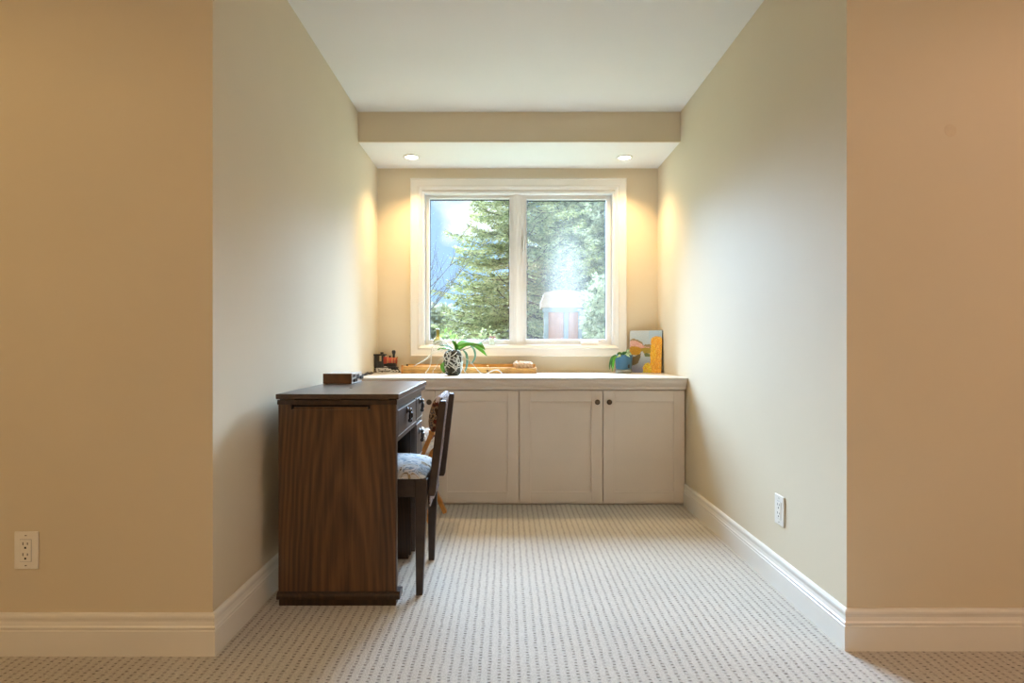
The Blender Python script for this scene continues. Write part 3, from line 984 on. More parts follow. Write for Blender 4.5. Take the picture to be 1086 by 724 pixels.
# ------------------------------------------------------------------ outlets
def outlet(center, right, nrm, label):
    c = Vector(center); rv = Vector(right); nv_ = Vector(nrm); up = Vector((0, 0, 1))
    t = thing('wall_outlet', label, 'outlet', c, 'white duplex wall outlets')
    def slab(x0, x1, z0, z1, d0, d1, name, m, par, bev=0):
        q = []
        for d in (d0, d1):
            for a, b2 in ((x0, z0), (x1, z0), (x1, z1), (x0, z1)):
                q.append(c + rv * a + up * b2 + nv_ * d)
        b = MB(); b.hexa(q)
        return b.build(name, m, par, bevel=bev, seg=2)
    pt = slab(-.0365, .0365, -.058, .058, .0002, .0065, 'plate', M['plate'], t, .003)
    ins = slab(-.0168, .0168, -.0335, .0335, .0066, .0082, 'receptacle', M['plate'], t, .001)
    slab(-.0178, .0178, -.0345, .0345, .0063, .0068, 'shadow_gap', M['shedpost'], t)
    for zo in (.015, -.018):
        slab(-.0085, -.0060, zo + .002, zo + .011, .0080, .0085, 'slot', M['dark'], ins)
        slab(.0055, .0080, zo + .003, zo + .010, .0080, .0085, 'slot', M['dark'], ins)
        slab(-.0028, .0028, zo - .009, zo - .003, .0080, .0085, 'slot', M['dark'], ins)
    for zo in (.046, -.046):
        slab(-.003, .003, zo - .0012, zo + .0012, .0064, .0070, 'screw', M['bronze'], pt)


lo = P(29.2, 582.8, YL)
outlet((lo.x, YL, lo.z), (1, 0, 0), (0, -1, 0), 'cream wall outlet low on the left wall that faces the room')
ro_y = (XR * FPX / 286.2 + XR * FPX / 296.6) / 2
outlet((XR, ro_y, EYE - (540.7 - 365) * ro_y / FPX), (0, -1, 0), (-1, 0, 0), 'white wall outlet low on the right alcove wall')
# filled nail hole on the right facing wall
nh = P(1008, 138, YR)
nho = MB().lathe([(.020, 0), (.017, -.0006), (.006, -.001), (.001, -.001)], (nh.x, YR, nh.z), 20, 'Y').build('wall_patch', mat('patched_paint', (0.66, 0.555, 0.385), 0.6, noise=.05, nscale=40), None, origin=(nh.x, YR, nh.z))
tag(nho, 'faint round filler patch high on the right facing wall', 'patch')

# ------------------------------------------------------------------ toy steam engine
tY = 3.885
tk = tY / FPX
tr0 = P(397.8, 0, tY).x
train = thing('toy_steam_engine', 'black and red toy steam engine with silver wheels in the counter corner', 'toy', (tr0 + .09, tY, ZCT))
X_ = lambda px: (px - 536.5) * tk
Z_ = lambda py: EYE - (py - 365) * tk
ya, yb = tY - .030, tY + .030
MB().box(X_(399), X_(421), ya + .010, yb - .010, ZCT + .004, ZCT + .040).build('chassis', M['trainblack'], train, bevel=.002)
cab = MB()
cab.box(X_(398), X_(401.5), ya, yb, ZCT + .034, Z_(377))
cab.box(X_(405.5), X_(407.5), ya, yb, ZCT + .034, Z_(377))
cab.box(X_(401.5), X_(405.5), ya, yb, ZCT + .034, Z_(383))
cab.build('cab', M['trainblack'], train, bevel=.001)
MB().box(X_(396.6), X_(409), ya - .006, yb + .006, Z_(377), Z_(375.3)).build('roof', M['trainblack'], train, bevel=.002)
MB().box(X_(403.6), X_(406.6), tY - .010, tY + .010, Z_(375.3), Z_(373.3)).build('roof_vent', M['trainblack'], train, bevel=.002)
MB().lathe([(.024, X_(407.5) - X_(414)), (.024, X_(420.5) - X_(414)), (.018, X_(421) - X_(414))], (X_(414), tY, Z_(382.5)), 20, 'X').build('boiler', M['red'], train, smooth=False)
MB().box(X_(407.4), X_(411), tY - .027, tY + .027, Z_(385.5), Z_(378.2)).build('firebox', M['red'], train, bevel=.004)
for px in (411.8, 416.6, 419.6):
    MB().lathe([(.0252, -.002), (.0252, .002)], (X_(px), tY, Z_(382.5)), 20, 'X').build('boiler_band', M['brass'], train)
ch = MB().lathe([(.008, Z_(379.5) - ZCT), (.008, Z_(376) - ZCT), (.013, Z_(374) - ZCT), (.014, Z_(372.5) - ZCT), (.009, Z_(371.2) - ZCT)], (X_(417.6), tY, ZCT), 16)
ch.build('chimney', M['trainblack'], train, smooth=True)
MB().lathe([(.006, Z_(379) - ZCT), (.008, Z_(377.6) - ZCT), (.004, Z_(377) - ZCT)], (X_(413.6), tY, ZCT), 14).build('steam_dome', M['trainblack'], train, smooth=True)
MB().lathe([(.007, 0), (.008, .006), (.002, .008)], (X_(421), tY, Z_(379)), 14, 'X').build('headlamp', M['brass'], train)
MB().box(X_(407.6), X_(420.5), tY - .019, tY + .019, ZCT + .041, Z_(383.5)).build('boiler_cradle', M['trainblack'], train)
MB().box(X_(398), X_(422), ya - .002, yb + .002, ZCT + .034, ZCT + .040).build('running_board', M['trainblack'], train)
cc = MB().hexa([(X_(420.5), ya, ZCT + .002), (X_(425), tY - .012, ZCT + .002), (X_(425), tY + .012, ZCT + .002), (X_(420.5), yb, ZCT + .002),
                (X_(420.5), ya, ZCT + .034), (X_(421.5), tY - .012, ZCT + .034), (X_(421.5), tY + .012, ZCT + .034), (X_(420.5), yb, ZCT + .034)])
cc.build('cowcatcher', M['trainblack'], train)
for s_ in (-1, 1):
    for px, r_, zc_ in ((402.9, .022, None), (409.4, .022, None), (414.2, .0140, None), (418.0, .0105, None), (421.6, .0105, None)):
        z = ZCT + r_
        yy = tY + s_ * .0245
        w = MB().lathe([(r_, -.004), (r_, .004), (r_ - .003, .005), (r_ - .004, .002)], (X_(px), yy, z), 20, 'Y')
        wo = w.build('wheel', M['trainwhite'], train)
        MB().lathe([(.004, -.0055), (.003, -.007)], (X_(px), yy, z), 10, 'Y').build('hub', M['trainblack'], wo)
    MB().bar((X_(402.5), tY + s_ * .033, ZCT + .013), (X_(414), tY + s_ * .033, ZCT + .013), .003, .005).build('coupling_rod', M['gunmetal'], train)
MB().box(X_(396.6), X_(398.4), tY - .006, tY + .006, ZCT + .016, ZCT + .026).build('coupler', M['trainblack'], train)
# dark lumpy cord from the radio to the engine
cd = MB()
pts = [Vector((-.880, 3.36 + .028 * i, ZCT + .007 + .004 * math.sin(i * 2.2))) + Vector((.006 * math.sin(i * 1.3), 0, 0)) for i in range(15)]
cd.tube(pts, [.006 + .0025 * (i % 2) for i in range(15)], 8)
co = cd.build('braided_cord', M['trainblack'], None, origin=(-.88, 3.55, ZCT), smooth=True)
tag(co, 'short dark knotted cord lying on the counter by the left wall', 'cord')

# ------------------------------------------------------------------ long wooden tray with a kraft parcel
ty0, ty1 = 3.775, 3.925
tx0, tx1 = P(427, 0, ty0).x, P(569, 0, ty0).x
tray = thing('wooden_tray', 'long shallow yellow pine tray lying on the counter below the window', 'tray', ((tx0 + tx1) / 2, (ty0 + ty1) / 2, ZCT))
MB().box(tx0 + .01, tx1 - .004, ty0 + .012, ty1 - .012, ZCT + .002, ZCT + .012).build('bottom', M['traywood'], tray)
MB().box(tx0, tx1, ty0, ty0 + .012, ZCT, ZCT + .022).build('front_strip', M['traywood'], tray, bevel=.002)
MB().box(tx0, tx1 - .14, ty0 - .002, ty0 + .012, ZCT + .0245, ZCT + .040).build('front_board', M['traywood'], tray, bevel=.002)
MB().box(tx1 - .14, tx1, ty0 + .001, ty0 + .012, ZCT + .022, ZCT + .034).build('front_board', M['traywood'], tray, bevel=.002)
MB().box(tx0, tx1, ty1 - .012, ty1, ZCT, ZCT + .058).build('back_board', M['traywood'], tray, bevel=.002)
MB().box(tx0 + .003, P(482, 0, ty0).x, ty0 + .004, ty1 - .013, ZCT + .040, ZCT + .048).build('lid', M['traywood'], tray, bevel=.002)
for x in (tx0, tx1 - .012):
    MB().box(x - .001, x + .013, ty0 + .012, ty1 - .012, ZCT, ZCT + .040).build('end_board', M['traywood'], tray, bevel=.002)
MB().box(tx0 - .010, tx0 + .004, ty0 - .004, ty0 + .03, ZCT + .0005, ZCT + .056).build('end_block', M['honey'], tray, bevel=.002)
MB().lathe([(.006, 0), (.008, .006), (.005, .012), (.001, .013)], (tx0 + .022, ty0 + .05, ZCT + .048), 12).build('peg', M['bronze'], tray)
xd = P(517, 0, ty0).x
MB().box(xd - .006, xd + .006, ty0 + .012, ty1 - .012, ZCT + .012, ZCT + .050).build('divider', M['traywood'], tray)
MB().lathe([(.006, 0), (.006, -.006), (.001, -.007)], (xd, ty0, ZCT + .016), 10, 'Y').build('peg', M['bronze'], tray)
# parcel
kp = MB(); vs = []; fs = []
rr = random.Random(11)
px0, px1 = P(544.5, 0, ty0 + .02).x, P(565, 0, ty0 + .02).x
nx_, nr = 12, 12
for i in range(nx_ + 1):
    u = i / nx_
    s_ = min(1, .62 + 3.0 * u) * min(1, .80 + 1.6 * (1 - u))
    for k in range(nr):
        a = 2 * math.pi * k / nr
        ca, sa = math.cos(a), math.sin(a)
        sq = 1 / max(abs(ca), abs(sa)) ** .55
        w = 1 + rr.uniform(-.09, .09)
        vs.append((px0 + (px1 - px0) * u + rr.uniform(-.003, .003), (ty0 + ty1) / 2 - .012 + .050 * ca * sq * w * s_, ZCT + .052 + (.030) * sa * sq * w * s_ - .004 * u))
for i in range(nx_):
    for k in range(nr):
        k2 = (k + 1) % nr
        fs.append((i * nr + k, i * nr + k2, (i + 1) * nr + k2, (i + 1) * nr + k))
fs.append(tuple(range(nr))); fs.append(tuple(range(nx_ * nr, nx_ * nr + nr)))
kp._add(vs, fs)
ko = kp.build('paper_parcel', M['kraft'], None, origin=((px0 + px1) / 2, (ty0 + ty1) / 2, ZCT + .02))
tag(ko, 'crumpled brown kraft paper parcel in the right end of the pine tray', 'parcel')

# ------------------------------------------------------------------ orchid
oY = 3.575
oc = P(480.3, 0, oY); oc.z = ZCT
orch = thing('potted_orchid', 'green-leaved orchid with white roots spilling over its dark pot, on the counter', 'plant', oc)
prof3 = [(.030, 0), (.046, .008), (.056, .040), (.060, .085), (.057, .125), (.046, .150), (.025, .160), (.002, .162)]
MB().lathe(prof3, oc, 24).build('root_ball', M['moss'], orch, smooth=True)


def ball_r(h):
    for (r0, h0), (r1, h1) in zip(prof3, prof3[1:]):
        if h0 <= h <= h1: return r0 + (r1 - r0) * (h - h0) / (h1 - h0 + 1e-9)
    return .03


rr = random.Random(5)
for k in range(30):                            # roots wrapped round the ball
    a0 = rr.uniform(0, 2 * math.pi); tw = rr.uniform(-2.2, 2.2); h0 = rr.uniform(.11, .158); h1 = rr.uniform(.004, .06)
    pts = []
    for i in range(12):
        t = i / 11; h = h0 + (h1 - h0) * t + .006 * math.sin(t * 9 + k)
        h = max(.004, min(.160, h)); a = a0 + tw * t + .25 * math.sin(t * 6 + k)
        r = ball_r(h) + .002
        pts.append(oc + Vector((r * math.cos(a), r * math.sin(a), h)))
    MB().tube(pts, [.0028 + .0008 * math.sin(i) for i in range(12)], 6).build('root', M['root'], orch, smooth=True)


def crv(pts, n=14):
    """smooth curve through points"""
    pts = [Vector(p) for p in pts]
    out = []
    P4 = [pts[0] * 2 - pts[1]] + pts + [pts[-1] * 2 - pts[-2]]
    seg = len(pts) - 1
    for i in range(n + 1):
        t = i / n * seg; s_ = min(int(t), seg - 1); f = t - s_
        a, b2, c, d = P4[s_:s_ + 4]
        out.append(.5 * ((2 * b2) + (c - a) * f + (2 * a - 5 * b2 + 4 * c - d) * f * f + (3 * b2 - a - 3 * c + d) * f ** 3))
    return out


def oroot(pxs, r=.0024, mname='root', name='root'):
    MB().tube([Vector((q.x, q.y, max(q.z, ZCT + r + .0003))) for q in crv([P(x, y, Y) for x, y, Y in pxs], 20)], r, 6).build(name, M[mname], orch, smooth=True)


# spilling roots (photo x, y, distance)
oroot([(470, 372, 3.56), (462, 369, 3.55), (458, 374, 3.55), (452, 380, 3.52), (446, 384, 3.50), (439, 388, 3.48)])
oroot([(471, 374, 3.57), (463, 371, 3.57), (456, 378, 3.55), (448, 383, 3.52), (443, 386, 3.50)], .0021)
oroot([(472, 371, 3.56), (460, 367, 3.54), (457.5, 373, 3.54), (457, 382, 3.54), (455.5, 389, 3.54), (450, 397, 3.53)])
oroot([(470, 380, 3.55), (466, 381, 3.53), (463, 388, 3.52), (459, 394, 3.50), (461, 398, 3.50)], .0019)
oroot([(473, 392, 3.53), (466, 396.5, 3.52), (456, 397.5, 3.52), (445, 397.5, 3.53), (436, 397, 3.55)], .0022)
oroot([(474, 394, 3.52), (463, 398.5, 3.50), (452, 399, 3.49), (447, 400, 3.46), (441, 399.2, 3.47)], .0020)
oroot([(490, 378, 3.55), (497, 382, 3.53), (502, 387, 3.52), (508, 394, 3.52), (514, 396.8, 3.54), (520, 394, 3.54), (526, 392, 3.53), (531, 394, 3.52), (533, 397.8, 3.54)])
oroot([(489, 388, 3.52), (493, 394, 3.50), (497, 397.6, 3.50), (503, 397.8, 3.53)], .0020)
oroot([(475, 370, 3.56), (468, 364, 3.52), (461, 366, 3.50), (457, 365, 3.5)], .0020)
oroot([(477, 370, 3.58), (472, 363, 3.60), (466, 361, 3.62), (459, 364, 3.62)], .0018)
oroot([(476, 371, 3.54), (470, 368, 3.50), (464, 373, 3.48), (460, 371, 3.46)], .0018)
oroot([(478, 369, 3.56), (474, 364, 3.56), (470, 359, 3.58)], .0020)


def leaf(par, pxs, w, m, name='leaf', n=14, fold=.25, up=(0, 0, 1), tip=.8):
    c = crv([P(x, y, Y) for x, y, Y in pxs], n)
    vs = []; fs = []
    for i, p in enumerate(c):
        t = i / n
        d = (c[min(i + 1, n)] - c[max(i - 1, 0)]).normalized()
        sd = d.cross(Vector(up))
        if sd.length < 1e-4: sd = Vector((0, 1, 0))
        sd.normalize(); u = sd.cross(d).normalized()
        ww = w * (min(1, .35 + 2.2 * t)) * (max(0.0, 1 - t ** 3.2) ** tip) + .0006
        vs += [p - sd * ww + u * ww * fold, p, p + sd * ww + u * ww * fold]
    for i in range(n):
        a = 3 * i
        fs += [(a, a + 1, a + 4, a + 3), (a + 1, a + 2, a + 5, a + 4)]
    b = MB(); b._add(vs, fs)
    return b.build(name, M[m], par, smooth=True, solid=.0018)


FWD = (0.1, -.75, .65)
leaf(orch, [(483, 371, 3.57), (488, 365.5, 3.54), (498, 363, 3.50), (508, 365, 3.46), (514.5, 371, 3.44)], .026, 'leaf', up=FWD)
leaf(orch, [(486, 371, 3.55), (494, 365, 3.58), (503, 366, 3.60), (510, 371, 3.61), (516.5, 377.5, 3.62)], .021, 'leaf', up=FWD)
leaf(orch, [(484.5, 371, 3.57), (483.5, 367, 3.56), (481, 363, 3.55), (479, 361.2, 3.54)], .013, 'leaf', up=FWD)
leaf(orch, [(480, 371, 3.56), (474, 369.5, 3.53), (468, 369.5, 3.51), (463.5, 371, 3.50)], .008, 'leaf', up=FWD)
leaf(orch, [(478, 370, 3.58), (472, 366.5, 3.58), (466, 366.5, 3.58)], .008, 'ribbonleaf', up=FWD)
leaf(orch, [(470.5, 384, 3.52), (469, 388, 3.50), (470, 392, 3.50), (471.5, 395.5, 3.51)], .012, 'leaf', up=(0, -1, 0))
leaf(orch, [(491, 371, 3.56), (494.5, 375, 3.55), (495.5, 382, 3.54), (494.5, 390, 3.54), (492.5, 395, 3.54)], .0075, 'ribbonleaf', up=(0, -1, 0))
leaf(orch, [(498, 366, 3.54), (502.5, 370, 3.54), (504, 377, 3.54), (502, 383, 3.54), (499, 386, 3.54)], .006, 'ribbonleaf', up=(0, -1, 0))
leaf(orch, [(480, 370, 3.55), (476, 366, 3.52), (473.5, 364, 3.50)], .006, 'ribbonleaf', up=FWD)
# flower spikes
sp = MB().tube(crv([P(488, 371.5, 3.56), P(497, 369, 3.56), P(508, 364, 3.57), P(519, 358, 3.6), P(533, 352.5, 3.62), P(540, 350.5, 3.62)], 20), [.0022 - .0013 * i / 20 for i in range(21)], 6).build('flower_spike', M['stem'], orch, smooth=True)
bd_ = P(508, 363.8, 3.566)
MB().lathe([(.001, -.007), (.006, -.004), (.0075, 0), (.006, .004), (.001, .008)], bd_, 12).build('bud', M['stem'], sp, smooth=True)
sp2 = MB().tube(crv([P(483, 368, 3.57), P(483.5, 361, 3.58), P(486, 356, 3.6), P(489.5, 351.5, 3.6)], 10), [.0018 - .001 * i / 10 for i in range(11)], 6).build('flower_spike', M['stem'], orch, smooth=True)

# ------------------------------------------------------------------ bottle vase and jar on the window sill
ZSI = OPZ0 + .006
vY = YB + .026
vc = P(464.3, 0, vY); vc.z = ZSI


def glaze(name, stops):
    m, n, b, L = mat_new(name)
    tc = n.nodes.new('ShaderNodeTexCoord'); sp_ = n.nodes.new('ShaderNodeSeparateXYZ'); L.new(tc.outputs['Object'], sp_.inputs[0])
    nz = n.nodes.new('ShaderNodeTexNoise'); nz.inputs['Scale'].default_value = 60; L.new(tc.outputs['Object'], nz.inputs['Vector'])
    r = ramp(n, stops); L.new(mnode(n, 'MULTIPLY_ADD', nz.outputs['Fac'], .06, mnode(n, 'MULTIPLY', sp_.outputs['Z'], 8.0)), r.inputs['Fac'])
    L.new(r.outputs['Color'], b.inputs['Base Color']); b.inputs['Roughness'].default_value = .2
    return m


vz = [(.017, 0), (.028, .008), (.033, .024), (.030, .038), (.020, .050), (.0135, .058), (.012, .075), (.012, .100), (.0145, .111), (.012, .112), (.010, .105)]
vo = MB().lathe(vz, vc, 28).build('bottle_vase', glaze('olive_and_celadon_glaze', [(0.0, (.40, .43, .37)), (.22, (.36, .41, .31)), (.32, (.42, .46, .20)), (.45, (.40, .34, .08)), (.65, (.22, .19, .03))]), None, origin=vc, smooth=True)
tag(vo, 'small long-necked olive and celadon bottle vase on the window sill', 'vase')
jc = P(521.6, 0, vY); jc.z = ZSI
jar = thing('flower_jar', 'tiny pale glass jar of dried pink flowers on the window sill', 'jar', jc)
MB().lathe([(.019, 0), (.022, .003), (.022, .032), (.019, .037), (.019, .042), (.017, .042), (.017, .030)], jc, 20).build('jar_body', M['paleglass'], jar, smooth=True)
rr = random.Random(2)
for k in range(9):
    a = rr.uniform(0, 6.28); r = rr.uniform(.002, .022)
    c = jc + Vector((r * math.cos(a), r * .5 * math.sin(a), .045 + rr.uniform(0, .014)))
    f = MB().lathe([(.001, -.007), (.006, -.004), (.008, .001), (.005, .006), (.001, .007)], c, 7)
    f.tube([c + Vector((0, 0, -.004)), jc + Vector((r * .3, 0, .020))], .001, 5)
    f.build('dried_flower', M['pinkflower'] if k % 3 else M['whitecloth'], jar)

# ------------------------------------------------------------------ blue pot with trailing plant
pY = 3.835
pc = P(661.4, 0, pY); pc.z = ZCT
pot = thing('blue_plant_pot', 'blue pot with small trailing plant on a glass saucer, beside the painting', 'plant', pc)
MB().lathe([(.050, 0), (.055, .004), (.057, .022), (.054, .026), (.050, .026), (.048, .010)], pc, 28).build('saucer', M['saucer'], pot, smooth=True)
MB().lathe([(.049, .012), (.051, .020), (.055, .060), (.059, .112), (.060, .116), (.060, .123), (.056, .124), (.054, .112), (.001, .112)], pc, 32).build('pot', M['bluepot'], pot, smooth=True)
MB().lathe([(.054, .108), (.050, .117), (.002, .119)], pc, 20).build('soil', M['moss'], pot, smooth=True)
sq_ = P(666.8, 388.3, pY - .05)
MB().hexa([(sq_.x - .006, pY - .0535, sq_.z - .012), (sq_.x + .006, pY - .0495, sq_.z - .012), (sq_.x + .006, pY - .0450, sq_.z - .012), (sq_.x - .006, pY - .049, sq_.z - .012),
           (sq_.x - .006, pY - .0555, sq_.z + .012), (sq_.x + .006, pY - .0515, sq_.z + .012), (sq_.x + .006, pY - .047, sq_.z + .012), (sq_.x - .006, pY - .051, sq_.z + .012)]).build('sticker', M['black'], pot)
lv = lambda pts, w, m: leaf(pot, pts, w, m, up=(0, -1, .2), fold=.15, n=8)
lv([(654, 377, 3.80), (650.5, 378, 3.79), (649, 384, 3.785), (648, 391, 3.785)], .0075, 'leafdark')
lv([(653, 376, 3.82), (649, 379, 3.80), (646.8, 386, 3.80), (646.5, 392, 3.80)], .0065, 'leafdark')
lv([(655, 378, 3.78), (651.5, 380, 3.775), (650.5, 386, 3.77), (649.5, 394, 3.77)], .008, 'leaf')
lv([(660, 377, 3.80), (657, 374.5, 3.79), (654, 376, 3.785)], .010, 'leafdark')
lv([(660, 377, 3.81), (662, 374, 3.80), (664.5, 375.5, 3.795)], .010, 'leafdark')
lv([(664, 377, 3.81), (665, 373, 3.80), (666.5, 369.8, 3.80)], .010, 'leafdark')
lv([(664, 377, 3.81), (667, 374, 3.79), (669.5, 376.5, 3.785)], .009, 'leafpale')
lv([(659, 377.5, 3.79), (657, 377, 3.775), (654.5, 378.8, 3.77)], .008, 'leafpale')
lv([(663, 377, 3.79), (665, 376, 3.775), (668, 378.5, 3.77)], .008, 'leafpale')
lv([(665, 374, 3.80), (666, 371, 3.79), (668.2, 370.5, 3.785)], .006, 'leafpale')
lv([(662, 377, 3.83), (661, 374.5, 3.83), (658.5, 373.8, 3.83)], .008, 'leafpale')

# ------------------------------------------------------------------ painting
pa = Vector((.851, 3.915, ZCT + .0005)); pb = Vector((1.044, 3.800, ZCT + .0005))
uu = (pb - pa); PW = uu.length; uu.normalize()
PH = .290
nn = Vector((-uu.y, uu.x, 0)); nn = -nn if nn.y > 0 else nn       # faces the room
lean = R(5)
vv = Vector((0, 0, 1)) * math.cos(lean) - nn * math.sin(lean)
fn = nn * math.cos(lean) + Vector((0, 0, 1)) * math.sin(lean)
pic = thing('landscape_painting', 'unframed autumn landscape painting with yellow trees, leaning in the corner', 'painting', (pa + pb) / 2)
q = []
for d in (-.018, 0):
    for a, b2 in ((0, 0), (PW, 0), (PW, PH), (0, PH)):
        q.append(pa + uu * a + vv * b2 + fn * d)
MB().hexa(q).build('canvas', M['slate'], pic)
GX, GY = 84, 108


def inpoly(x, y, poly):
    c = False; j = len(poly) - 1
    for i in range(len(poly)):
        xi, yi = poly[i]; xj, yj = poly[j]
        if (yi > y) != (yj > y) and x < (xj - xi) * (y - yi) / (yj - yi) + xi: c = not c
        j = i
    return c


rr = random.Random(21)
# u across, v down, 0..1
shapes = [
    ([(0, .22), (.12, .19), (.25, .22), (.40, .28), (.42, .34), (.62, .32), (.70, .36), (.70, .42), (0, .42)], (0.30, 0.22, 0.10)),
    ([(0, .25), (.08, .24), (.20, .24), (.33, .29), (.45, .37), (.62, .40), (.62, .43), (.3, .44), (0, .42)], (0.66, 0.33, 0.27)),
    ([(0, .40), (.10, .37), (.25, .39), (.36, .42), (.36, .52), (.28, .58), (0, .60)], (0.48, 0.24, 0.02)),
    ([(.36, .43), (.50, .40), (.66, .42), (.66, .54), (.45, .55), (.36, .50)], (0.36, 0.25, 0.03)),
    ([(.10, .64), (.20, .60), (.34, .55), (.40, .52), (.36, .62), (.28, .78), (.10, .84), (0, .84), (0, .64)], (0.14, 0.105, 0.045)),
    ([(.46, .56), (.52, .53), (.66, .56), (.64, .63), (.50, .62)], (0.14, 0.17, 0.06)),
    ([(.66, .20), (.76, .14), (.95, .14), (1, .18), (1, 1), (.60, 1), (.62, .90), (.66, .75)], (0.82, 0.38, 0.02)),
    ([(.66, .36), (.72, .30), (.80, .40), (.84, .60), (.76, .80), (.68, .82), (.65, .6)], (0.85, 0.52, 0.01)),
    ([(.44, .86), (.50, .78), (.60, .76), (.68, .82), (.72, .92), (.68, 1), (.44, 1)], (0.66, 0.55, 0.02)),
    ([(.36, .54), (.41, .49), (.46, .56), (.44, .62), (.37, .60)], (0.50, 0.50, 0.52)),
]
verts = []; faces = []; cols = []
for j in range(GY + 1):
    for i in range(GX + 1):
        p_ = pa + uu * (PW * i / GX) + vv * (PH * (1 - j / GY)) + fn * .0006
        verts.append(p_)
wob = [[(rr.uniform(-1, 1), rr.uniform(-1, 1)) for _ in range(30)] for _ in range(38)]
for j in range(GY):
    for i in range(GX):
        u, v = (i + .5) / GX, (j + .5) / GY
        w0 = wob[int(v * 37)][int(u * 29)]
        u2, v2 = u + .010 * w0[0], v + .008 * w0[1]
        if v < .5:
            t = u * .5 + .25 * math.sin(v * 7)
            c = (0.50 - .14 * t, 0.52 - .05 * t, 0.50 + .04 * t)
            if v < .2 and u > .6: c = (0.36, 0.47, 0.54)
        else:
            t = min(1, max(0, (v - .58) / .35))
            c = (0.42 - .20 * t, 0.50 - .26 * t, 0.53 - .17 * t)
        hit = None
        for poly, cc_ in shapes:
            if inpoly(u2, v2, poly): c = cc_; hit = cc_
        g = rr.uniform(.90, 1.10)
        if hit in (shapes[6][1], shapes[7][1], shapes[8][1]):
            k = rr.random()
            if k < .13: c = (0.92, 0.66, 0.16)
            elif k < .26: c = (0.45, 0.16, 0.02)
            elif k < .40: c = (0.85, 0.30, 0.03)
        elif hit == shapes[1][1] and rr.random() < .2: c = (0.74, 0.52, 0.42)
        elif hit == shapes[2][1] and rr.random() < .2: c = (0.62, 0.36, 0.02)
        a = j * (GX + 1) + i
        faces.append((a, a + 1, a + GX + 2, a + GX + 1))
        cols.append([min(1, x * g) for x in c] + [1])
me = bpy.data.meshes.new('painted_face')
o0 = Vector(ORIG[pic.name])
me.from_pydata([tuple(v - o0) for v in verts], [], faces)
at = me.color_attributes.new('paint', 'FLOAT_COLOR', 'CORNER')
at.data.foreach_set('color', np.repeat(np.array(cols, dtype=np.float32), 4, axis=0).ravel())
mp_, n_, b_p, L_ = mat_new('oil_paint')
an = n_.nodes.new('ShaderNodeAttribute'); an.attribute_name = 'paint'
L_.new(an.outputs['Color'], b_p.inputs['Base Color']); b_p.inputs['Roughness'].default_value = .5
me.materials.append(mp_)
po = bpy.data.objects.new('painted_face', me); COL.objects.link(po); po.parent = pic

# ------------------------------------------------------------------ outdoors
ZG = -0.35
gd = MB().box(-40, 40, YB + .5, 60, ZG - .2, ZG).build('ground', M['lawn'])
struct(gd, 'lawn outside the window')


def blades(name, pos, dirs, lens, wid, material, parent, seed=0):
    """a crown made of many small folded leaves / needle sprays, one mesh"""
    rs = np.random.RandomState(seed)
    N = len(pos)
    d = dirs / (np.linalg.norm(dirs, axis=1, keepdims=True) + 1e-9)
    rnd = rs.normal(size=(N, 3))
    s = np.cross(d, rnd); s /= (np.linalg.norm(s, axis=1, keepdims=True) + 1e-9)
    l = lens[:, None]; w = wid[:, None] if hasattr(wid, '__len__') else wid
    u = np.cross(s, d)
    v0 = pos; v1 = pos + d * l * .5 + s * w + u * w * .4; v2 = pos + d * l; v3 = pos + d * l * .5 - s * w + u * w * .4
    V = np.stack([v0, v1, v2, v3], axis=1).reshape(-1, 3)
    o = np.array(ORIG[parent.name]); V = V - o
    me = bpy.data.meshes.new(name)
    me.vertices.add(4 * N); me.vertices.foreach_set('co', V.astype(np.float32).ravel())
    me.loops.add(4 * N); me.loops.foreach_set('vertex_index', np.arange(4 * N, dtype=np.int32))
    me.polygons.add(N); me.polygons.foreach_set('loop_start', np.arange(0, 4 * N, 4, dtype=np.int32))
    me.update(calc_edges=True); me.validate()
    me.materials.append(material)
    ob = bpy.data.objects.new(name, me); COL.objects.link(ob); ob.parent = parent
    return ob


